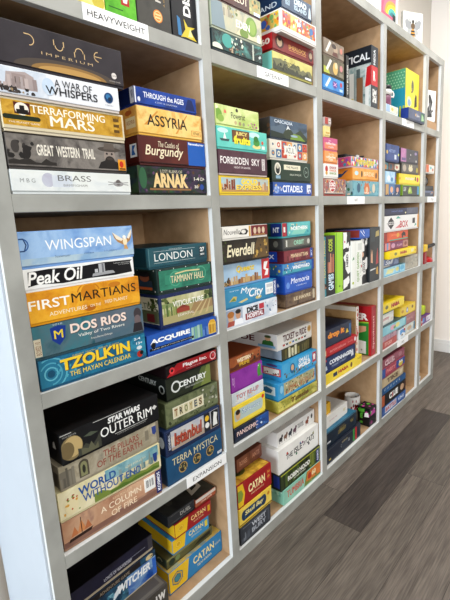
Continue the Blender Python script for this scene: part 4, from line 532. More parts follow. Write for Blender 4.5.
game('multicoloured triangle-patterned box with yellow title and barcode end, topmost of right stack', (1.632, 1.5000, .016, .308, -.3, .0508), .27, 'd8c0c8',
  [it for i in range(14) for j in range(2) for it in (('p', [i/14, j*.5, (i+1)/14, j*.5, (i+.5)/14, j*.5+.5], ['d84a6a', '3f9ab5', 'e6c23e', '8a5aa8', '5fae6a', 'e8843c', 'e0d8e4'][(i*2+j) % 7]), ('p', [(i+.5)/14, j*.5+.5, (i+1.5)/14 if i < 13 else 1, j*.5+.5, min(1, (i+1)/14), j*.5], ['f0e8ec', 'c23a7a', '4f6ab5', 'e6a83e', 'd8d0e0', '7ac0b0', 'b05a8a'][(i+j*3) % 7]))] + [('t', 'PATCHORY', .2, .2, .82, .78, 'e6d23a', .1), ('t', 'PATCHORY', .2, .2, .82, .78, '4a3a6a', .03), ('t', 'PATCHORY', .2, .2, .82, .78, 'f0e25a', .0)],
  L=[('r', 0, 0, 1, 1, 'c25a86'), ('d', 87, 14, .5, 0, 1, 1, ['e6c23e', '3f9ab5', '8a5aa8', 'd84a6a'], .2), ('bar', .55, .15, .75, .85)])
Z2 = .9104
# middle shelf: standing boxes
stand('thin teal box with yellow sideways text, leftmost of the standing row on middle shelf', 1.346, 1.372, Z2, .010, .275, .26, '3f8f9a', [('v', 'TRAVEL TRIVIA', .25, .3, .75, .95, 'e6d23e', .02), ('d', 91, 6, 0, 0, 1, .22, ['c98a6a', '3a2a24'], .03)])
stand('black box with yellow-green and blue printing down its spine, second in standing row', 1.374, 1.458, Z2, .010, .276, .26, '17181c', [('v', 'CODE', .25, .74, .7, .95, 'b5c83a', .05), ('r', .15, .38, .85, .72, '4a3a3a'), ('k', .15, .85, .38, .55, .72, 5, ['d89a7a', 'c97a5a', 'e8bfa0'], 4), ('v', 'GAMES', .2, .08, .8, .36, '4fa8d0', .06), ('v', 'GAMES', .2, .08, .8, .36, 'e6f0f4', .02)])
stand('plain lime green box standing third from the left on the middle shelf', 1.460, 1.530, Z2, .008, .286, .26, 'a8d83a', [('r', 0, 0, .14, 1, '7fae24'), ('r', .85, .04, .92, .1, '4a6a1a'), ('e', .5, .1, .12, .015, '5f8a1f')])
stand('black and white cow-print box standing just right of the lime green box', 1.532, 1.608, Z2, .008, .284, .26, '17171a', [('d', 92, 9, 0, 0, 1, 1, ['f2f2ef'], .12), ('p', [.0, .72, .45, .74, .5, .98, .0, 1], 'f2f2ef'), ('p', [.0, .02, .6, .06, .5, .16, .7, .22, .3, .2, .0, .18], 'f2f2ef'), ('r', .3, .36, .75, .66, 'efefec'), ('v', 'HERD', .4, .4, .68, .62, '17171a', .05), ('c', .2, .84, .02, 'd04a7a')])
stand('slim white box with green and small grey printing standing in front of black-white boxes', 1.610, 1.730, Z2, .004, .233, .24, 'eef0ea', [('r', .33, 0, .345, 1, 'c2c6be'), ('v', 'QUIET GARDEN', .5, .1, .75, .75, '8aae5a', .02), ('v', 'a quick game', .8, .2, .9, .7, '9aa098'), ('p', [.06, .6, .26, .62, .2, .68], '4f9a5a'), ('e', .14, .1, .08, .03, 'b5c83a'), ('r', .6, .8, .96, .95, 'd9dcd6'), ('r', .9, .4, .98, .46, 'c23a34')])
stand('cow-print box with white name patch standing right of the slim white box', 1.733, 1.818, Z2, .016, .240, .25, '1a1a1e', [('d', 93, 8, 0, 0, 1, 1, ['f0f0ed'], .11), ('r', .3, .2, .75, .52, 'eceae6'), ('v', 'COW', .4, .24, .68, .48, '1a1a1e', .05), ('e', .3, .65, .18, .06, 'e0b59a')])
stand('dark charcoal box with pale hand-like shapes and red print, rightmost in the standing row', 1.821, 1.945, Z2, .004, .292, .26, '2c3134', [('r', 0, 0, 1, 1, '~272c2f,353b3e,2c3134,5'), ('p', [.1, .36, .3, .34, .28, .6, .2, .5, .12, .62], 'd8a88a'), ('p', [.62, .3, .9, .32, .8, .62, .7, .5], 'b5484a'), ('p', [.65, .12, .9, .1, .85, .26, .7, .24], 'c9a04a'), ('r', .1, .74, .5, .96, '3a4448'), ('p', [.55, .82, .95, .84, .9, .94, .6, .92], 'b5a46a'), ('p', [.05, .2, .6, .22, .6, .24, .05, .23], 'd9dad6')])
game('small bright blue box with white diagonal lines lying on top of the standing row', (1.700, 1.1508, .004, .118, 0, .0460), .14, '2a62b8', [('r', 0, 0, 1, 1, '~2458ae,3a74c8,6'), ('p', [.02, .95, .08, .95, .5, .1, .44, .1], 'e8ecf4'), ('p', [.3, .95, .36, .95, .5, .5, .46, .45], 'e8ecf4')], L=[('r', 0, 0, 1, 1, '8a3a34')])
# second shelf from floor
game('yellow box with cartoon strip print, bottom of the stack beside the big red box', (1.346, .475, .014, .404, 0, .0530), .26, 'ead038',
  [('r', 0, 0, 1, 1, '~e6ca30,f0da50,6'), ('r', .22, .3, .32, .75, '2a3a5a'), ('t', 'HABA', .35, .36, .62, .74, 'b5342e', .06), ('e', .7, .5, .03, .3, '7a5a3a'), ('t', '4-99', .88, .6, .97, .85, '6a5a1a')])
game('midnight blue box with large white outlined title and tools art, second from the bottom', (1.346, .5285, .018, .330, -.6, .0770), .26, '1f2f52',
  [('r', 0, 0, 1, 1, '~1a2848,2c4070,1f3056,5'), ('t', 'COPENHAGEN', .18, .44, .9, .76, 'e9edf2', .05), ('t', 'MARKET STREET', .25, .2, .7, .34, 'aab6ca', .02), ('p', [.86, .2, .94, .25, .92, .7, .86, .6], 'd9dde2'), ('p', [.02, .1, .12, .2, .1, .5, .02, .4], 'c2ccd8'), ('r', .0, .8, .1, .95, 'c23a3e')])
game('long red box with faint white title and pale logo corner, third from the bottom', (1.346, .6060, .022, .352, -.7, .0458), .26, 'b5262f',
  [('r', 0, 0, 1, 1, '~ab222b,c2343a,b2262f,5'), ('t', 'articulate', .2, .32, .66, .7, 'e6a8a4', .0, .15), ('r', .02, .15, .1, .8, 'e8d8a8'), ('t', 'family', .72, .35, .88, .65, 'e0908c', .0), ('e', .95, .5, .03, .3, 'e6d8d8')], tray='8a1c24')
game('dark navy box with puffy orange and yellow lower-case title, topmost of its stack', (1.346, .6525, .026, .304, -.5, .0860), .24, '222c42',
  [('r', 0, 0, 1, 1, '~1d263a,2c3850,222c42,5'), ('t', 'drop it', .2, .32, .74, .8, 'a8402a', .1), ('t', 'drop it', .2, .34, .74, .82, 'eda03a', .05), ('p', [.79, .3, .9, .32, .84, .62], 'e6c63a'), ('r', .91, .1, .98, .85, '3a6a9a'), ('p', [.0, .0, .1, .0, .06, .3, .0, .3], '7fae3a')])
stand('tall tan wooden-look box standing behind the dark navy stack, white red-marked edge', 1.755, 1.788, .475, .050, .310, .27, 'b5946a', [('r', 0, 0, 1, 1, 'e9e4da'), ('d', 95, 14, .15, .05, .85, .95, ['b5342e', 'c9584a'], .035)], L=[('r', 0, 0, 1, 1, '~9a7a52,c2a274,a8865c,7'), ('r', .1, .5, .9, .53, '6a4f34'), ('r', .1, .75, .9, .78, '6a4f34'), ('r', 0, .92, 1, 1, 'd9d2c4')])
stand('big red box with hand picture on green cover and red sideways-lettered spine', 1.885, 1.943, .475, .020, .288, .30, 'a81f28', [('r', 0, 0, 1, 1, '~9c1a24,b52a32,6'), ('v', 'Spaghetti', .3, .12, .75, .8, 'e8b5b0', .02)],
  L=[('r', 0, 0, 1, 1, '~a81c26,c02a32,5'), ('p', [0, 0, .95, 0, .95, .66, 0, .6], '2f8a3a'), ('p', [0, .6, .95, .66, .95, .69, 0, .63], '8fc03a'), ('t', 'SPEER', .38, .72, .94, .86, 'f0e8e4', .05), ('p', [.3, .44, .55, .36, .9, .5, .9, .6, .6, .58, .4, .52], 'd8a684'), ('e', .42, .46, .05, .04, 'b5262f'), ('p', [.35, .02, .9, .02, .9, .28, .7, .3, .5, .36, .35, .3], 'e6e6e2'), ('d', 96, 10, .4, .03, .85, .2, ['9a9a98', '5a5a5c', 'c9c9c6'], .03)])
# bottom shelf
Z4 = .0471
game('dark navy box with silver frame and green and red stripes at its right end', (1.350, .0475, .012, .385, 0, .0880), .20, '1d2636',
  [('r', .02, .05, .98, .95, '56606c'), ('r', .03, .08, .97, .92, '1f2a3c'), ('t', 'CLUE HOUSE', .4, .4, .66, .6, 'a9b0b4', .02), ('e', .52, .5, .1, .3, '33404f'), ('t', 'MYSTERY', .44, .64, .6, .74, 'c9b98a', .01), ('r', .76, .05, .81, .95, '3f9a45'), ('r', .83, .05, .88, .95, 'c2343a'), ('r', .08, .2, .13, .32, 'c9b25a')], tray='d9d6ce')
game('dark navy box with faint gold print and teal lid, on the striped navy box', (1.346, .1360, .022, .352, -.5, .0815), .14, '16293a',
  [('r', .01, .02, .99, .98, '~132434,1d3446,5'), ('r', .0, .93, 1, 1, '4a7a90'), ('t', 'LIBRARY', .42, .3, .66, .6, '9a8a4a', .02), ('t', 'CLASSIC', .45, .64, .62, .76, '8a7a44', .01), ('t', 'W', .8, .4, .9, .66, '9a8a4a', .02), ('r', .1, .18, .2, .3, 'c9cdd0')], T=[('r', 0, 0, 1, 1, '~2f6a86,3f7f9a,5')])
game('white box with faint pink lettering lying on top of the teal-lidded navy box', (1.350, .2180, .040, .292, .8, .0675), .13, 'e6e4de',
  [('t', 'the white box', .3, .38, .6, .56, 'c9a0a0', .0), ('r', .02, .1, .1, .4, '3f6f98'), ('t', 'PLAY', .84, .35, .93, .6, 'c9b84a', .02)], T=[('t', 'bird box', .3, .3, .6, .6, 'd8a8a8', .0)])
game('thin bright yellow card box lying on the white box at the left corner', (1.425, .2860, .050, .045, 0, .0600), .10, 'e6b92a', [('r', 0, 0, 1, 1, '~e0b024,f0c840,6')])
game('black cube-like box with scattered pink, green and white paint splashes', (1.862, .0475, .016, .080, -3, .1150), .075, '18181c',
  [('d', 97, 8, 0, .05, 1, .95, ['c94aa0', '4fae3f', 'e6e6e2', '8a3a70'], .12), ('p', [.1, .55, .9, .6, .8, .85, .3, .8], 'b84a98')],
  L=[('d', 98, 9, .0, .05, 1, .95, ['5fb83f', '4a9a34', 'c94aa0'], .11), ('p', [.1, .7, .6, .75, .5, .92, .2, .88], '6ac24a'), ('p', [.55, .45, .95, .5, .9, .75, .6, .7], 'f0f0ec'), ('t', 'E', .2, .35, .42, .62, '6ac24a', .06)], T=[('d', 99, 8, .05, .05, .95, .95, ['c94aa0', '5fb83f'], .16)])

# ================================================================ fourth column
# top shelf
game('tall cube box with yellow front and green-dotted blue striped left side', (2.363, 1.7964, .034, .222, 0, .3000), .27, 'e8d232',
  [('r', 0, 0, 1, 1, '~e4cc2a,efdc4a,6'), ('e', .5, .72, .1, .12, '7a7a58'), ('e', .5, .74, .06, .06, '5a5a48'), ('e', .45, .6, .05, .02, '4a4a3a'), ('p', [.66, .32, .86, .36, .84, .56, .76, .6, .68, .5], '2a2a2a'), ('e', .27, .4, .18, .1, 'e6dcae'), ('e', .27, .38, .12, .07, '8fa8c0'), ('t', 'LINK', .27, .13, .8, .26, 'd8343e', .08), ('t', 'LINK', .27, .13, .8, .26, 'f2e8e6', .03), ('r', .25, .05, .85, .1, 'c22f3e')],
  L=[('r', 0, 0, 1, 1, '2fa0b8'), ('r', 0, .64, 1, 1, '5fae8a')] + [('e', (i+.5*(j % 2))/16, .66+j*.055, .016, .014, 'a9dcb8') for j in range(6) for i in range(1, 16)] + [('r', .5+i*.075, 0, .54+i*.075, .3, 'b9c83a') for i in range(7)])
game('small white box with a soft blue corner and yellow scene, front left under a jar', (2.001, 1.7964, .000, .165, 0, .0430), .14, 'dfe6e4',
  [('r', 0, 0, .3, 1, '~8fb0dc,b0c8e8,6'), ('r', .3, .1, .95, .9, '~e6dfae,d9d6c0,efe8c8,8'), ('e', .5, .5, .1, .25, 'c9b85a'), ('e', .9, .3, .03, .2, '3a3a30')])
game('slate blue box with small orange logo and green corner, beside the PARTY sign', (2.285, 1.7964, -.014, .275, 0, .0640), .045, '4a5470',
  [('r', 0, 0, 1, 1, '~444e68,5c6682,4a546e,6'), ('e', .5, .5, .08, .2, '8a8ea0'), ('e', .42, .5, .03, .14, 'd8a84a'), ('t', 'play', .52, .36, .66, .58, 'd9d6ce', .02), ('r', .74, .05, .98, .9, '2f6a4a'), ('p', [.78, .1, .95, .2, .9, .6, .8, .8], 'a9cba0')],
  L=[('r', 0, 0, 1, 1, '1f3f90')])
# second shelf
for lab, p, dp, base, F, L in [
 ('small striped blue and orange card box, bottom left of fourth column second shelf', (2.003, 1.3632, -.001, .215, 0, .0655), .2, '3f5f86', [('r', 0, 0, .2, 1, 'c9a46a'), ('r', .22, .1, .58, .95, '4f7fb0'), ('e', .4, .5, .1, .3, 'e0b08a'), ('r', .62, .1, .98, .95, '2a3f66'), ('e', .8, .5, .09, .25, 'd9a08a'), ('d', 101, 8, 0, 0, 1, .4, ['e6ddc8', '2a2f3a'], .12)], []),
 ('light blue winter-scene card box on the left, below the row of small portraits', (2.003, 1.4292, .000, .150, 0, .0675), .2, '8fbcdc', [('r', 0, 0, 1, 1, '~84b4d8,c2dcea,9cc6e0,6'), ('e', .3, .4, .14, .25, 'e8f0f4'), ('e', .6, .3, .12, .2, '4f8ab8'), ('r', .88, 0, 1, 1, '2f5f9a'), ('e', .94, .45, .05, .12, 'c23a3e')], []),
 ('dark box with a row of small shield portraits, under the navy box on the left', (2.003, 1.4972, .010, .232, 0, .0500), .2, '2f3236', [('r', .0, .1, .25, .95, '4f8f9a'), ('e', .1, .4, .07, .3, 'c9863a'), ('r', .3, .1, .6, .95, '8a5a44'), ('e', .42, .5, .08, .35, '3a5a6a'), ('p', [.66, .2, .82, .05, .96, .2, .96, .9, .66, .9], 'd9d2be'), ('e', .8, .5, .07, .2, 'c06a5a')], []),
 ('navy blue box with pale label at right, topmost on the left of its shelf', (2.003, 1.5477, -.003, .180, -.2, .0915), .2, '2c4478', [('r', 0, 0, 1, 1, '~273e70,3a5590,2c4478,5'), ('e', .06, .5, .06, .12, 'd9b84a'), ('r', .62, .1, .78, .4, 'cfd6e0'), ('t', 'HISTORY', .2, .5, .7, .7, '8fa4cc', .02), ('r', .9, .35, 1, .5, 'c9cf6a')], []),
 ('dark charcoal box with lime green edge and leaf mark, bottom right of its shelf', (2.290, 1.3632, .014, .300, 0, .0695), .22, '3a3f3c', [('r', 0, 0, 1, 1, '~343936,484e4a,5'), ('r', 0, 0, .025, 1, '9ac83a'), ('r', 0, .94, 1, 1, '9ac83a'), ('p', [.33, .15, .55, .2, .48, .8, .4, .85, .3, .4], '9ab84a'), ('e', .4, .5, .05, .2, 'c9d87a'), ('t', 'LEAF', .06, .4, .2, .8, 'c9cec8', .03), ('r', .84, .1, .96, .9, '4f94c0'), ('r', .96, 0, 1, 1, '9ac83a')], [('r', 0, 0, 1, 1, '8fb83a')]),
 ('bright yellow box with pink-white lettering, second from bottom beside the tan panel', (2.242, 1.4332, .016, .350, -.1, .0628), .24, 'eed62e', [('r', 0, 0, 1, 1, '~ead024,f4e050,5'), ('t', 'monster', .28, .4, .72, .72, 'e6b4a8', .06), ('t', 'monster', .28, .4, .72, .72, 'f4ecd0', .01), ('t', 'i', .74, .35, .8, .8, '4a5a2a', .06), ('e', .88, .5, .05, .28, 'c23a5a'), ('e', .03, .5, .02, .16, 'c25a3a')], [('r', 0, 0, 1, 1, 'e2c828')]),
 ('grey box with beige and cream creature shapes, above the bright yellow box', (2.272, 1.4965, .014, .278, -.2, .0598), .22, '5c5852', [('r', 0, 0, 1, 1, '~524f4a,6e6a62,5c5852,6'), ('e', .16, .5, .1, .38, 'b5a898'), ('e', .52, .45, .13, .3, 'd9cfae'), ('e', .46, .75, .04, .2, 'd9cfae'), ('e', .58, .75, .04, .2, 'd9cfae'), ('e', .92, .4, .06, .3, 'b8a83a')], []),
 ('dark slate box with lilac left end and tiny marks, topmost right of its shelf', (2.248, 1.5568, .012, .287, -.3, .0830), .22, '45434c', [('r', .0, 0, .3, 1, '~a86a9a,c48ab4,7a5a80,7'), ('r', .3, 0, 1, 1, '~3e3d44,52505a,5'), ('r', .05, .1, .28, .3, '6a5a8a'), ('e', .55, .6, .03, .08, 'b5b5b0'), ('e', .85, .75, .07, .12, '9a8aae'), ('c', .88, .15, .1, 'd9d9d4'), ('e', .5, .3, .02, .06, '8a8a86')], [])]:
    game(lab, p, dp, base, F, L)
# middle shelf
for lab, p, dp, base, F, T in [
 ('light blue box with pale yellow beach print, bottom of the fourth middle shelf', (2.002, .9104, .006, .338, -.2, .0492), .24, '8fcbe0', [('r', 0, 0, 1, 1, '~84c2dc,b0dcea,92cce2,6'), ('p', [.1, .2, .4, .1, .5, .7, .2, .8], 'e0e0a8'), ('e', .62, .5, .08, .3, 'd9d48a'), ('r', .7, 0, .73, 1, '4f9ac0'), ('e', .86, .5, .1, .35, '6ab8d8')], []),
 ('slate blue box with white slanted brush title, on the light blue beach box', (2.002, .9602, .008, .242, -.1, .0510), .22, '4f5f86', [('r', 0, 0, 1, 1, '~46567c,6f7fa4,50608a,6'), ('t', 'Sail', .14, .25, .62, .85, 'e6eaf2', .03, .3), ('p', [.66, .1, .96, .1, .9, .6, .75, .8], '8a9cc0'), ('r', .0, .0, .4, .15, 'c9c2ae')], []),
 ('bright yellow box with small red maker mark, jutting out right on the middle shelf', (2.036, 1.0118, -.018, .420, -.4, .0425), .24, 'f2d81e', [('r', 0, 0, 1, 1, '~eed01a,f6e23e,5'), ('e', .2, .5, .05, .25, '8a8a4a'), ('t', 'HABA', .36, .25, .62, .75, 'b02a26', .08), ('r', .78, .2, .88, .8, 'e6e0b0'), ('e', .95, .4, .02, .2, 'c98a3a')], []),
 ('purple box with round pale emblem and pink ends, above the jutting yellow box', (2.020, 1.0548, .006, .360, -.2, .0485), .22, '7a2f5c', [('r', 0, 0, .22, 1, 'd98a84'), ('r', .08, .0, .14, 1, '6a9ac8'), ('r', .22, 0, .76, 1, '~702852,8a3f6c,6'), ('e', .34, .5, .08, .35, 'c99ab4'), ('t', 'PLUM', .5, .25, .72, .6, 'e0b8cc', .02), ('r', .76, 0, 1, 1, '~c99a8a,a87a70,8'), ('e', .88, .5, .06, .3, '8a4a40')], []),
 ('red-orange box with black tree mark, between the purple box and the white one', (2.020, 1.1038, .008, .360, -.1, .0600), .22, 'cc4a24', [('r', 0, 0, 1, 1, '~c24222,dc6434,cc4c26,5'), ('r', 0, 0, .1, 1, '9c2a1c'), ('r', .2, .0, 1, .12, '4fae9a'), ('e', .55, .55, .06, .25, 'e0a83a'), ('t', 'SAFARI', .25, .5, .5, .75, 'e88a5a', .02), ('p', [.74, .15, .78, .15, .78, .4, .9, .3, .88, .7, .8, .9, .7, .6], '2a1a18')], []),
 ('white box with black diamond logo and red angular letters, orange right end', (2.004, 1.1643, .003, .545, -.1, .0893), .26, 'e9e8e6', [('p', [.06, .5, .17, .92, .28, .5, .17, .08], '2c2c30'), ('r', .07, .4, .27, .6, 'e9e8e6'), ('t', 'SPARK', .08, .42, .26, .58, '2c2c30', .04), ('t', 'BOX', .42, .12, .66, .62, 'c2343c', .02), ('p', [.28, .12, .42, .12, .42, .4], 'd9888a'), ('r', .8, .35, .88, .75, '3a3a3e'), ('p', [.86, .1, .93, .2, .9, .35], '4fae9a'), ('r', .955, 0, 1, 1, 'e0a03a'), ('p', [.3, .8, .44, .8, .36, .98], '4fb0a0')], []),
 ('flat navy box with small pale lettering, topmost left on the white logo box', (2.004, 1.2542, .004, .340, 0, .0406), .22, '1d2547', [('r', 0, 0, 1, 1, '~182040,27305a,5'), ('t', 'NIGHT SKIES', .3, .4, .8, .65, '6a7cb0', .02), ('e', .94, .2, .03, .15, 'e6e2b0')], []),
 ('flat slate grey box, topmost right on the white logo box', (2.350, 1.2542, .010, .210, 0, .0420), .22, '565a6a', [('r', 0, 0, 1, 1, '~4e5262,666a7c,565a6a,6'), ('p', [.2, .1, .5, .9, .6, .9, .3, .1], '6a6e80')], []),
 ('patterned stone-grey box at lower right, beside the light blue beach box', (2.352, .9104, .010, .225, 0, .0830), .22, 'a9a496', [('r', 0, 0, 1, 1, '~98948a,c2bcac,a9a598,10'), ('d', 103, 24, 0, 0, 1, 1, ['c9c4b4', '8a867c', 'b5ae9a', '7f8a84'], .1)], [])]:
    game(lab, p, dp, base, F, (), T)
# second shelf from floor
for lab, p, dp, base, F, T in [
 ('faded red box with fine white lettering, bottom left of the fourth column low shelf', (2.003, .475, .010, .235, 0, .0800), .24, 'b5504c', [('r', 0, .5, 1, 1, '~a8808c,c29aa4,8a7a90,7'), ('r', 0, 0, 1, .55, '~aa4442,c2645c,5'), ('t', 'STORY', .2, .1, .7, .4, 'e6b8b0', .03), ('d', 104, 8, .5, .55, 1, 1, ['c9b8c2', '7a6a80'], .12)], []),
 ('long pale aqua box with pink and yellow circles, above the faded red box', (2.003, .5555, .008, .372, -.8, .0540), .24, '8ac6d0', [('r', 0, 0, 1, 1, '~80bccb,a4d6dc,5'), ('e', .42, .5, .1, .34, 'e0a8b8'), ('e', .62, .55, .09, .32, 'e6d88a'), ('e', .5, .4, .05, .2, '7aa05a'), ('r', .94, 0, 1, 1, '6aaebc')], [('r', 0, 0, 1, 1, '3a5a60')]),
 ('white box with dark green lid edge and red scribble, on the long aqua box', (2.006, .6100, .030, .225, 0, .0770), .2, 'e2e2dc', [('r', 0, .86, 1, 1, '2f7a5a'), ('t', 'Rummy', .15, .2, .7, .6, 'c27a80', .03), ('r', .8, .1, .96, .3, 'd9cfc2')], [('r', 0, 0, 1, 1, '2f7a5a')]),
 ('yellow box with bold red maker name, topmost of the low shelf stack', (2.006, .6875, .022, .360, -1, .0560), .22, 'ecd22c', [('r', 0, 0, 1, 1, '~e6ca26,f2de4a,5'), ('t', 'HABA', .44, .2, .8, .74, 'b02a26', .1), ('e', .26, .5, .06, .25, '7a7a4a')], []),
 ('small white and sky blue box with a round animal drawing, behind a sign', (2.275, .475, .004, .090, 0, .0640), .14, 'dfe6ea', [('r', 0, .45, 1, 1, '4f9ad4'), ('e', .5, .4, .26, .2, 'f2f2ee'), ('e', .4, .35, .12, .12, '2a1a1c'), ('r', .7, .7, 1, 1, 'b5303a')], []),
 ('cream and blue box with small picture print, bottom right of the low shelf', (2.382, .475, .020, .200, -.5, .0600), .2, 'ccd2ce', [('r', 0, 0, 1, 1, '~b9c6c8,dcdcd0,a8b8c0,9'), ('e', .5, .5, .2, .3, 'c2a88a'), ('r', .88, 0, 1, 1, '3f7f9a')], []),
 ('mauve-pink box with faint print, above the cream and blue box at right', (2.382, .5360, .022, .210, -.4, .0670), .22, '9c6468', [('r', 0, 0, 1, 1, '~8f585e,b07a7c,9c666a,7'), ('t', 'ROSE HILL', .3, .35, .8, .6, 'c99a98', .02)], []),
 ('yellow box with a blue round badge, upper right of the low shelf', (2.330, .6040, .026, .262, -1, .0620), .2, 'e3c63a', [('r', 0, 0, 1, 1, '~dcbe32,eed456,5'), ('c', .45, .45, .32, '2f5fb0'), ('c', .45, .45, .2, 'e8ecf0'), ('e', .8, .6, .06, .2, '8a6a3a'), ('e', .15, .5, .08, .2, 'c2942a')], [])]:
    game(lab, p, dp, base, F, (), T)
# bottom shelf
for lab, p, dp, base, F in [
 ('blue and pale box with red side lettering, bottom of the fourth column floor-level stack', (2.003, .0475, .006, .385, -.8, .0600), .24, '2f5a9a', [('r', 0, 0, 1, 1, '~28508e,4a78b4,2f5c9c,6'), ('r', .14, .1, .6, .9, 'c9cfdc'), ('t', 'BATTLE', .16, .25, .58, .75, 'c26a74', .05), ('t', 'KING', .68, .3, .92, .7, 'cfdcf0', .03)]),
 ('black box with white block title letters, second from floor in its stack', (2.003, .1082, .006, .375, -1.2, .0780), .24, '15161a', [('r', .0, .0, .12, 1, 'b5603a'), ('t', 'CLUE', .3, .22, .66, .8, 'f0f0ec', .07), ('r', .42, .25, .46, .7, 'b5262f'), ('e', .84, .5, .08, .3, 'c9a88a'), ('r', .92, .1, 1, .9, '4a2a20')]),
 ('dark petrol blue box with white spiky marks, above the black block-title box', (2.003, .1870, .006, .370, -1.3, .0415), .24, '1f4f7c', [('r', 0, 0, 1, 1, '~1a466e,2f6a9c,1f5080,5')] + [('p', [.1+i*.12, .5, .13+i*.12, .5, .15+i*.12, 1], 'd9e2e8') for i in range(6)]),
 ('beige box with simple dark letter shapes, third from the top of floor-level stack', (2.003, .2292, .010, .345, -1, .0590), .24, 'b8a684', [('r', 0, 0, 1, 1, '~ac9a78,c9b898,b8a686,6'), ('t', 'TIKE', .25, .2, .75, .75, '6a5844', .05), ('r', .82, .2, .94, .8, 'd9ccb4')]),
 ('mixed blue and rose box with yellow sticker, second from top of floor-level stack', (2.003, .2890, .008, .355, -1.2, .0650), .24, 'a8485a', [('r', 0, 0, .16, 1, '3f5fa0'), ('t', 'PARTY', .2, .3, .6, .75, 'd98a90', .06), ('r', .62, .1, 1, .95, '2f4f9a'), ('e', .82, .4, .1, .3, 'd9c24a'), ('t', 'FUN', .74, .5, .9, .8, 'e6eaf4', .04)]),
 ('dusky rose box with big outlined white letters, topmost of floor-level stack', (2.003, .3545, .008, .350, -1, .0545), .24, '8f4a58', [('r', 0, 0, 1, 1, '~82404e,a06070,8f4c5a,5'), ('t', 'CLUB', .12, .0, .56, .9, 'e6ccd0', .07), ('t', 'CLUB', .12, .0, .56, .9, '8f4a58', .0), ('e', .8, .5, .08, .3, 'b5808a')])]:
    game(lab, p, dp, base, F)
# fifth column, second shelf
game('small white box with orange and teal print in the narrow end column', (2.700, 1.5150, .012, .165, 0, .0560), .14, 'e6e2da', [('r', 0, 0, .3, 1, 'd8703a'), ('e', .55, .6, .12, .2, '7ac0c8'), ('e', .8, .4, .1, .2, 'c98a6a')], L=[('r', 0, 0, 1, 1, 'd2622f')])
game('flat grey blue box lying lowest above the sign in the narrow end column', (2.670, 1.3632, .014, .205, 0, .0400), .18, '4a5468', [('r', 0, .6, 1, 1, '~7a86a4,5a6684,6'), ('r', 0, 0, 1, .5, '3a4256'), ('e', .82, .65, .06, .2, 'd8a06a'), ('r', .6, .3, .9, .4, 'aab2c4')])
game('dark flat box supporting a silver tube in the narrow end column', (2.670, 1.4036, .016, .200, 0, .0310), .18, '23262b', [('r', .05, .3, .95, .7, '30343a')])
# ================================================================ other small things on the shelves
def tube(bm, pts, r, n=10, mi=0):
    rings = []
    for i, p in enumerate(pts):
        a = Vector(pts[max(0, i-1)]); b = Vector(pts[min(len(pts)-1, i+1)]); d = (b-a).normalized()
        u = d.orthogonal().normalized() if i == 0 else (rings_u - d*rings_u.dot(d)).normalized()
        rings_u = u; w = d.cross(u)
        rings.append([bm.verts.new(Vector(p)+u*r*math.cos(2*PI*k/n)+w*r*math.sin(2*PI*k/n)) for k in range(n)])
    for A, B in zip(rings, rings[1:]):
        for k in range(n):
            f = bm.faces.new((A[k], A[(k+1) % n], B[(k+1) % n], B[k])); f.material_index = mi
    bm.faces.new(rings[0][::-1]); bm.faces.new(rings[-1])
# silver tube lying on the dark flat box, in a little cradle
r = tag(empty('silver_tube', (2.770, .085, 1.4360)), 'silver grey metal tube with dark end cap lying in the narrow end column', 'tube')
bm = bmesh.new(); tube(bm, [(-.085, 0, .036), (.085, 0, .036)], .036, 28); link('barrel', bm, surf('brushed_silver', '8f959c', 'c9cdd2', (3, 90, 90), .3), r, True)
bm = bmesh.new(); tube(bm, [(-.089, 0, .036), (-.045, 0, .036)], .0375, 28); tube(bm, [(.082, 0, .036), (.089, 0, .036)], .0372, 28); link('end_cap', bm, mat('26272b'), r, True)
bm = bmesh.new(); bbox(bm, -.06, -.03, 0, .06, .03, .003); link('base', bm, mat('2a2b2f'), r)
bm = bmesh.new(); bbox(bm, -.06, -.05, .0735, .03, .05, .0785); link('platform', bm, mat('2a2b2f'), r); 
# tall white cup
r = tag(empty('tall_cup', (1.911, .148, 0.0481)), 'tall white ceramic cup with red and black print behind the navy boxes', 'cup')
bm = bmesh.new(); R_, H = .046, .152
lathe(bm, [(.038, 0), (.042, .004), (R_, .02), (R_, H-.003), (R_-.0015, H), (R_-.004, H), (R_-.0055, H-.004), (R_-.0055, .012), (.004, .010)], 44)
link('cup_body', bm, surf('glazed_white', 'e6e4df', 'f1efea', (3, 3, 3), .2), r, True)
bm = bmesh.new(); ms = [mat('b02a38'), mat('26262a')]
rd = random.Random(5)
def on_cup(a, z, ra, rz, mi):
    vs = [bm.verts.new(((R_+.0006)*math.cos(a+ra*math.cos(t)), (R_+.0006)*math.sin(a+ra*math.cos(t)), z+rz*math.sin(t))) for t in [2*PI*k/9 for k in range(9)]]
    f = bm.faces.new(vs); f.material_index = mi
for k in range(11): on_cup(math.radians(228)+rd.uniform(-.5, .5), .088+rd.uniform(-.012, .012), .11, .008, 0)
for k in range(5): on_cup(math.radians(222)+rd.uniform(-.2, .25), .115+rd.uniform(-.018, .018), .07, .009, k % 2)
link('printed_design', bm, ms, r)
# black zip pouch with a loop
r = tag(empty('zip_pouch', (1.735, .115, 1.5526)), 'flat black zip pouch with a loop strap on the triangle-patterned box', 'pouch')
bm = bmesh.new(); bbox(bm, -.085, -.06, 0, .075, .06, .017, 0, .007, 3); link('pouch_body', bm, mat('1a1a1c', .7), r, True)
bm = bmesh.new(); tube(bm, [(.07, -.02, .010), (.10, -.045, .016), (.135, -.05, .020), (.155, -.03, .018), (.14, -.005, .012), (.10, .005, .010), (.07, .0, .010)], .0045, 8); link('loop_strap', bm, mat('1a1a1c', .7), r, True)
bm = bmesh.new(); bbox(bm, .03, -.063, .005, .06, -.058, .019, 0, .001); link('zip_tag', bm, mat('c9cac8'), r)
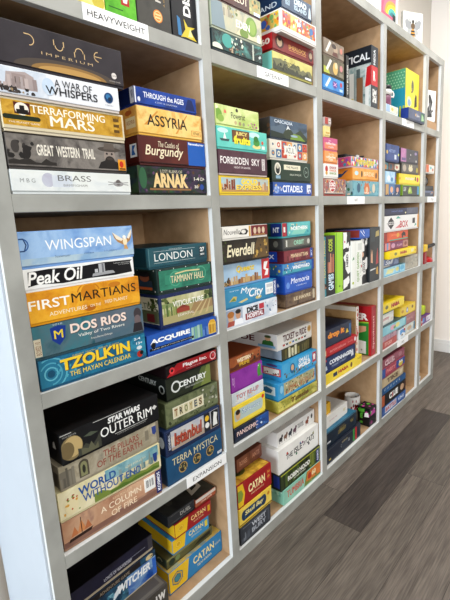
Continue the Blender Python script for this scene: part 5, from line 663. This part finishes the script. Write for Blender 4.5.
# jar on the small white box
r = tag(empty('lidded_jar', (2.112, .062, 1.8406)), 'small purple jar with white band and black lid in front of the yellow box', 'jar')
bm = bmesh.new(); lathe(bm, [(.036, 0), (.040, .004), (.040, .060), (.034, .066)], 32); link('jar_body', bm, mat('~6f3a56,8f5a74,7c4460,9'), r, True)
bm = bmesh.new(); lathe(bm, [(.034, .0665), (.043, .068), (.043, .090), (.040, .092)], 32); link('white_band', bm, mat('e6e4e0'), r, True)
bm = bmesh.new(); lathe(bm, [(.034, .0925), (.041, .0935), (.041, .112), (.037, .115)], 32); link('jar_lid', bm, mat('222226'), r, True)
bm = bmesh.new(); tube(bm, [(.036, -.02, .088), (.055, -.028, .092), (.066, -.03, .080), (.062, -.03, .064), (.042, -.022, .066)], .005, 8); link('jar_handle', bm, mat('e6e4e0'), r, True)
# end column top: wooden riser, tilted white picture box and slim grey box
r = tag(empty('wooden_riser', (2.78, .10, 1.7974)), 'tan wooden riser block under the white picture box in the end column', 'riser')
bm = bmesh.new(); bbox(bm, -.10, -.085, 0, .105, .085, .052, 0, .002); link('riser_top', bm, surf('riser_wood', 'a98560', 'bc9870', (6, 30, 6), .6), r)
game('white box with a black and grey figure drawing, turned outwards in the end column', (2.700, 1.8486, .036, .130, -13, .190), .020, 'efefec',
  [('p', [.22, .08, .7, .1, .62, .4, .72, .62, .5, .86, .34, .8, .4, .5, .2, .3], '3c3c3e'), ('p', [.4, .3, .55, .35, .52, .6, .44, .55], '8a8a88'), ('e', .44, .78, .1, .08, '2a2a2c'), ('p', [.5, .2, .8, .3, .78, .36, .5, .3], '6a6a6a'), ('e', .3, .2, .1, .06, '5a5a5a')])
stand('slim grey box standing behind the white picture box in the end column', 2.838, 2.872, 1.8486, .022, .190, .12, '8f9094', [('r', .3, .05, .45, .95, '4a4b50'), ('r', .7, .05, .8, .95, 'c9cacc')])
# end column middle: red dome and toy
r = tag(empty('domed_lid', (2.842, .052, 0.9114)), 'shiny red domed lid at the front of the narrow end column', 'lid')
bm = bmesh.new(); lathe(bm, [(.055, 0), (.056, .004)]+[(.056*math.cos(a), .006+.034*math.sin(a)) for a in [PI/2*i/8 for i in range(8)]]+[(.006, .0402)], 40); link('dome', bm, mat('b81d22', .2), r, True)
bm = bmesh.new(); lathe(bm, [(.006, .0403), (.010, .043), (.010, .049), (.004, .052)], 20); link('lid_knob', bm, mat('9c161c', .25), r, True)
r = tag(empty('toy_lever', (2.705, .020, 0.9114)), 'red post toy with yellow joint and black handle beside the red dome', 'toy')
bm = bmesh.new(); bbox(bm, -.022, -.02, 0, .022, .02, .082, 0, .003); link('post', bm, mat('9c1c20'), r)
bm = bmesh.new(); bbox(bm, -.03, -.022, .083, .034, .022, .132, 0, .006); link('joint', bm, mat('e6c32a'), r)
bm = bmesh.new(); tube(bm, [(.035, -.002, .108), (.07, -.006, .111), (.158, -.018, .120), (.164, -.019, .121)], .012, 14); link('handle', bm, mat('1a1a1c'), r, True)
# end column low shelf
game('small purple and white card box under the lime foam blocks in the end column', (2.700, .475, .012, .185, 0, .0520), .10, '6a3a8a', [('r', .0, 0, .12, 1, '2f6fb0'), ('e', .22, .5, .1, .35, '4a8fd0'), ('r', .55, .05, 1, .95, 'e6e2ea'), ('p', [.62, .2, .8, .2, .76, .7, .66, .7], 'b5a0c0'), ('r', 0, .88, 1, 1, '8a1f3a')])
for x, w, hh, c, l, rz in ((2.735, .044, .075, 'c9c42a', 'lime yellow foam block on the purple card box, left one', .2), (2.788, .062, .068, 'b5d03a', 'lime green foam block on the purple card box, middle one', -.25), (2.846, .042, .060, '9cbf34', 'green foam block on the purple card box, right one', .3)):
    bm = bmesh.new(); bbox(bm, -w/2, -.022, 0, w/2, .022, hh, 0, .008, 3)
    o = link('foam_block', bm, mat('~%s,%s,18' % (c, 'd9d85a'), .8), None, True); o.location = (x, .058, .5284); o.rotation_euler.z = rz
    tag(o, l, 'toy block', 'foam blocks in the end column')
game('little red card box at the left front of the end column low shelf', (2.668, .475, .004, .028, 0, .050), .05, 'b5202a', [('r', .2, .3, .8, .7, 'd9dade')])
game('tiny white card box on the floor-level shelf of the end column', (2.700, .0475, .016, .050, 8, .030), .04, 'd9dade', [('r', .2, .3, .8, .7, '7a8088')])

# ================================================================ on top of the bookcase
ZT = 2.2524
r = tag(empty('bee_picture', (2.612, .089, ZT), math.radians(-24)), 'pale grey canvas print of a bee standing on top of the bookcase', 'picture')
bm = bmesh.new(); ms = [surf('canvas_cloth', 'c6cac6', 'd6d9d4', (30, 30, 30), .8)]
bbox(bm, -.082, 0, 0, .082, .018, .225, 0, .001); link('canvas', bm, ms, r)
bm = bmesh.new(); ms = []
f = Face(bm, ms, (-.082, 0, 0), (.164, 0, 0), (0, 0, .225), (0, -1, 0))
bees = [('p', [.48, .68, .2, .82, .1, .76, .14, .62, .34, .54, .46, .6], '9a9c9e'), ('p', [.52, .68, .8, .82, .92, .78, .86, .62, .66, .54, .54, .6], '9a9c9e'), ('p', [.46, .6, .26, .56, .22, .46, .34, .44, .46, .54], 'aeb0b0'), ('p', [.54, .6, .74, .56, .8, .46, .66, .44, .54, .54], 'aeb0b0')]
bees += [('p', [.36, .72, .3, .84, .31, .84, .4, .72], '2e2a26'), ('p', [.64, .72, .7, .84, .69, .84, .6, .72], '2e2a26'), ('p', [.42, .5, .3, .36, .32, .36, .44, .48], '2e2a26'), ('p', [.58, .5, .7, .36, .68, .36, .56, .48], '2e2a26'), ('e', .5, .76, .06, .05, '3a332a'), ('e', .5, .65, .1, .08, '6a5232'), ('e', .5, .42, .1, .17, 'c9963a')]
bees += [('r', .41, .5, .59, .54, '2e2a26'), ('r', .4, .42, .6, .46, '2e2a26'), ('r', .41, .34, .59, .38, '2e2a26'), ('e', .5, .27, .04, .03, '2e2a26')]
f.draw(bees); link('bee_drawing', bm, ms, r)
def framed(label, x0, x1, y, h, items, bg):
    r = tag(empty('framed_print', ((x0+x1)/2, y, ZT)), label, 'picture', 'framed prints on the bookcase')
    w = (x1-x0)/2; t = .014
    bm = bmesh.new()
    for a in ((-w, 0, w, t), (-w, h-t, w, h), (-w, t, -w+t, h-t), (w-t, t, w, h-t)): bbox(bm, a[0], 0, a[1], a[2], .016, a[3])
    link('frame', bm, mat('efeeea', .3), r)
    bm = bmesh.new(); ms = [mat(bg)]
    bbox(bm, -w+t, .006, t, w-t, .012, h-t)
    Face(bm, ms, (-w+t, .006, t), (2*w-2*t, 0, 0), (0, 0, h-2*t), (0, -1, 0)).draw(items)
    link('print', bm, ms, r)
framed('white framed rainbow print with green leaf wreath beside the bee canvas', 1.950, 2.180, .018, .36,
  [('r', 0, .0, 1, .36, 'd8587a')] + [('dome', .80, .07, .62-.11*i, .27-.05*i, c) for i, c in enumerate(['e8748a', 'f0a040', 'f0dc3a', '4fb0a8', '2a8088'])] + [('d', 111, 18, .12, .36, .95, .6, ['2f7a3a', '1f5a2a', '4a9a4a', '26262a'], .07), ('d', 112, 8, .0, .2, .5, .4, ['26262a', 'd83a7a', 'e86a8a'], .035), ('r', .28, .42, .82, .56, 'f2f2ee'), ('t', 'you', .34, .5, .76, .545, '1f3a2a', .04), ('t', 'rock', .34, .435, .78, .485, '1f3a2a', .04), ('r', .8, .0, 1, .12, '1a1a1e'), ('r', .0, .36, .12, 1, '9cc4c8')], 'd9e2dc')
framed('white framed print with a big red-orange shape, left of the rainbow print', 1.690, 1.930, .018, .36,
  [('e', .35, .45, .32, .4, 'd8452f'), ('e', .3, .5, .18, .25, 'e8784a'), ('e', .42, .3, .1, .12, '8a5ab0')], 'efeeea')

# ================================================================ the bookcase
UL = [0, .642, 1.2968, 1.9596, 2.6039, 2.9023]; UR = [.0378, .6802, 1.3401, 1.9971, 2.6516, 2.9612]
ST_ = [2.2522, 1.7964, 1.3632, .9104, .4750, .0471]; SB = [2.2109, 1.7579, 1.3250, .8723, .4384, .0]
grey = surf('grey_washed_paint', '92928b', 'a9a9a2', (7, 7, 7), .5, 8, .05)
tan = surf('tan_fibreboard', 'a88762', 'b89671', (22, 22, 22), .62, 8)
whitep = surf('white_side_paint', 'b4bcc4', 'bcc4cc', (2, 2, 2), .5)
bc = tag(empty('bookcase', (0, 0, 0)), 'tall grey-edged tan bookcase of square compartments full of board games along the wall', 'bookcase')
D0, D1 = .018, .368
def part(name, a, b, m, parent, bev=0): return boxobj(name, a, b, m, parent, bev)
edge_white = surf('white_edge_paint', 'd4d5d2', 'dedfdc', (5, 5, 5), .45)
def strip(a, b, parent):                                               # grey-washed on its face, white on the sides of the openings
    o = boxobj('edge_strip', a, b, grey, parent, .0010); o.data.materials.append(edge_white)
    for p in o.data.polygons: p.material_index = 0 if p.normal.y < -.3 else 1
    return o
for i in range(6):
    u = part('upright', (UL[i], D0+.0003, .0), (UR[i], D1, SB[0]-.0002), tan, bc)
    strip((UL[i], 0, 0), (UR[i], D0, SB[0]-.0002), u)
top = part('shelf_board', (0, D0+.0003, SB[0]), (UR[5], D1, ST_[0]), tan, bc)
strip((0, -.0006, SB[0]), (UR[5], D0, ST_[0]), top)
signs = {(1, 0): ('HEAVYWEIGHT', .256), (1, 1): ('GATEWAY', .903), (4, 0): ('EXPANSION', .449), (2, 2): ('NFT', 1.557), (1, 3): ('PARTY', 2.225), (2, 4): ('CO-OP', 2.700), (4, 3): ('KIDS', 2.219)}
for j in range(1, 6):
    for k in range(5):
        x0, x1 = UR[k]+.0002, UL[k+1]-.0002
        sb = part('shelf_board', (x0, D0+.0003, SB[j]), (x1, D1, ST_[j]), tan, bc)
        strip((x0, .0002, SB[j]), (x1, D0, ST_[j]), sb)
        if (j, k) in signs:
            txt, sx = signs[(j, k)]
            bm = bmesh.new(); ms = [mat('f6f6f4')]
            bbox(bm, 0, -.0011, 0, .188, .0, .0372)
            Face(bm, ms, (0, -.0011, 0), (.188, 0, 0), (0, 0, .0372), (0, -1, 0)).draw([('t', txt, .5-.047*len(txt)*.85, .3, .5+.047*len(txt)*.85, .68, '2a2a2c', .0)] if len(txt) > 5 else [('t', txt, .5-.03*len(txt), .32, .5+.03*len(txt), .66, '4a4a4c', .0)])
            lb = link('paper_sign', bm, ms, sb); lb.location = (sx, -.0002, SB[j]+.0008)
            lb['label'] = 'white paper sign reading ' + txt
part('back_panel', (0, D1+.0003, 0), (UR[5], D1+.006, ST_[0]), tan, bc)
part('end_panel', (-.006, .012, 0), (-.0003, D1+.008, ST_[0]-.0005), whitep, bc, .001)

# ================================================================ the room
def plank_mats():
    out = []
    for n, (a, b, c) in enumerate((('463d36', '5d544b', '71675c'), ('403832', '564e45', '6a6056'), ('4a4139', '62584f', '766b60'), ('2b2521', '3c342f', '4b433c'), ('4f463d', '685e54', '7c7166'))):
        m = bpy.data.materials.new('vinyl_plank'); m.use_nodes = True; nt = m.node_tree; bs = nt.nodes['Principled BSDF']
        bs.inputs['Roughness'].default_value = .48; bs.inputs['Specular IOR Level'].default_value = .4
        tc = nt.nodes.new('ShaderNodeTexCoord'); L = nt.links.new
        def noise(sc, det, dist=0):
            mp = nt.nodes.new('ShaderNodeMapping'); mp.inputs['Scale'].default_value = sc; mp.inputs['Location'].default_value = (n*3.7, n*1.3, 0)
            q = nt.nodes.new('ShaderNodeTexNoise'); q.inputs['Scale'].default_value = 1; q.inputs['Detail'].default_value = det; q.inputs['Distortion'].default_value = dist
            L(tc.outputs['Object'], mp.inputs['Vector']); L(mp.outputs['Vector'], q.inputs['Vector']); return q
        n1 = noise((2.2, 26, 1), 5, 1.2); n2 = noise((9, 190, 1), 4)
        mx = nt.nodes.new('ShaderNodeMix'); mx.data_type = 'FLOAT'; mx.inputs[0].default_value = .54
        L(n1.outputs['Fac'], mx.inputs[2]); L(n2.outputs['Fac'], mx.inputs[3])
        r = nt.nodes.new('ShaderNodeValToRGB'); e = r.color_ramp.elements
        e[0].position = .36; e[0].color = lin(a); e[1].position = .64; e[1].color = lin(c); k = e.new(.5); k.color = lin(b)
        L(mx.outputs[0], r.inputs['Fac']); L(r.outputs['Color'], bs.inputs['Base Color'])
        bp = nt.nodes.new('ShaderNodeBump'); bp.inputs['Strength'].default_value = .15; bp.inputs['Distance'].default_value = .001
        L(n2.outputs['Fac'], bp.inputs['Height']); L(bp.outputs['Normal'], bs.inputs['Normal'])
        out.append(m)
    return out
bm = bmesh.new(); pm = plank_mats() + [mat('2b2624')]
bbox(bm, -3.2, -5.2, -.04, 4.4, .41, -.0012, 5)
rd = random.Random(12); PWd, PL, g = .170, 1.285, .0007
starts = {-1: 1.103, 0: 1.29-1.285, -2: 1.62, -3: .55}
for k in range(-30, 3):
    y1 = -.115+PWd*(k+1); y0 = y1-PWd
    if y0 > .40: continue
    y1 = min(y1, .405)
    s0 = starts.get(k, rd.uniform(0, PL)); a = s0 - PL*math.ceil((s0+3.2)/PL); n = 0
    while a < 4.4:
        x0, x1 = max(a, -3.2), min(a+PL, 4.4)
        mi = rd.choice((0, 0, 1, 1, 2, 4))
        if k == -1 and abs(a-1.103) < .01: mi = 3
        if k == -1 and abs(a-1.103-PL) < .01: mi = 4
        if x1-x0 > .01:
            f = bm.faces.new([bm.verts.new(p) for p in ((x0+g, y0+g, 0), (x1-g, y0+g, 0), (x1-g, y1-g, 0), (x0+g, y1-g, 0))]); f.material_index = mi
        a += PL
tag(link('floor', bm, pm), kind='structure')
wl = surf('cream_wall_paint', 'f5efe8', 'f8f3ed', (1.5, 1.5, 1.5), .8)
wb = surf('grey_beige_wall_paint', 'dcd5ca', 'e2dbd0', (1.5, 1.5, 1.5), .8)
bt = surf('gloss_white_trim', 'e2e3e2', 'e9eae8', (2, 2, 2), .4)
tag(boxobj('wall_back', (-3.2, .405, 0), (4.4, .50, 3.2), wb), kind='structure')
tag(boxobj('trim_2', (2.972, .318, 0), (3.6598, .4045, 3.2), wb), kind='structure')
tag(boxobj('wall_right', (3.66, -5.2, 0), (3.78, .317, 3.2), wl), kind='structure')
bm = bmesh.new(); bbox(bm, 3.642, -5.2, 0, 3.6598, .317, .085, 0, .002); bbox(bm, 3.648, -5.2, .085, 3.6598, .317, .112, 0, .003)
tag(link('baseboard_right', bm, bt), kind='structure')
bm = bmesh.new(); bbox(bm, -3.2, .388, 0, -.055, .4048, .11, 0, .002); bbox(bm, 2.975, .301, 0, 3.64, .3178, .11, 0, .002)
tag(link('baseboard_back', bm, bt), kind='structure')
tag(boxobj('trim_1', (-.150, .380, .111), (-.036, .4048, 2.4), bt, None, .003), kind='structure')

# ================================================================ camera and light
cam = bpy.data.cameras.new('camera'); co = bpy.data.objects.new('camera', cam); C.objects.link(co)
cam.sensor_fit = 'HORIZONTAL'; cam.sensor_width = 36; cam.lens = 36*418.132/450; cam.clip_start = .02
M = Matrix.Rotation(math.radians(-46.65190), 3, 'Z') @ Matrix.Rotation(math.radians(79.27962), 3, 'X') @ Matrix.Rotation(math.radians(-3.33126), 3, 'Z')
co.matrix_world = Matrix.Translation((-.32776, -.95, 1.28229)) @ M.to_4x4()
SC.camera = co
def area(name, loc, target, sx, sy, power, col):
    l = bpy.data.lights.new(name, 'AREA'); l.shape = 'RECTANGLE'; l.size = sx; l.size_y = sy; l.energy = power; l.color = col
    o = bpy.data.objects.new(name, l); C.objects.link(o); o.location = loc
    o.rotation_euler = (Vector(target)-Vector(loc)).to_track_quat('-Z', 'Y').to_euler(); return o
area('window_and_fill_light', (-4.0, -.9, 1.9), (1.5, -.1, 1.15), 2.0, 1.8, 370, (.84, .92, 1.0))  # daylight from the window on the left
area('window_and_fill_light', (-1.2, -4.2, 1.9), (3.0, -3.1, 1.7), 2.0, 1.6, 215, (1, .98, .95))  # added fill lamp, no window known here; brightens the right wall
area('ceiling_panel', (.6, -.8, 2.95), (.6, -.6, 0), 1.2, .5, 38, (1, .98, .95))
area('ceiling_panel', (2.4, -.8, 2.95), (2.4, -.6, 0), 1.2, .5, 48, (1, .98, .95))
w = bpy.data.worlds.new('room_light'); SC.world = w; w.use_nodes = True
nt = w.node_tree; bg = nt.nodes['Background']; bg.inputs['Strength'].default_value = .12
tc = nt.nodes.new('ShaderNodeTexCoord'); sp = nt.nodes.new('ShaderNodeSeparateXYZ'); rp = nt.nodes.new('ShaderNodeValToRGB')
mr = nt.nodes.new('ShaderNodeMapRange'); mr.inputs['From Min'].default_value = -1; mr.inputs['From Max'].default_value = 1
nt.links.new(tc.outputs['Generated'], sp.inputs['Vector']); nt.links.new(sp.outputs['Z'], mr.inputs['Value'])
nt.links.new(mr.outputs['Result'], rp.inputs['Fac']); nt.links.new(rp.outputs['Color'], bg.inputs['Color'])
e = rp.color_ramp.elements; e[0].position = .42; e[0].color = (.10, .09, .085, 1); e[1].position = .62; e[1].color = (1.0, 1.0, 1.0, 1)
SC.view_settings.view_transform = 'Standard'; SC.view_settings.look = 'None'; SC.view_settings.gamma = 1
SC.view_settings.use_curve_mapping = False; SC.view_settings.exposure = -0.5
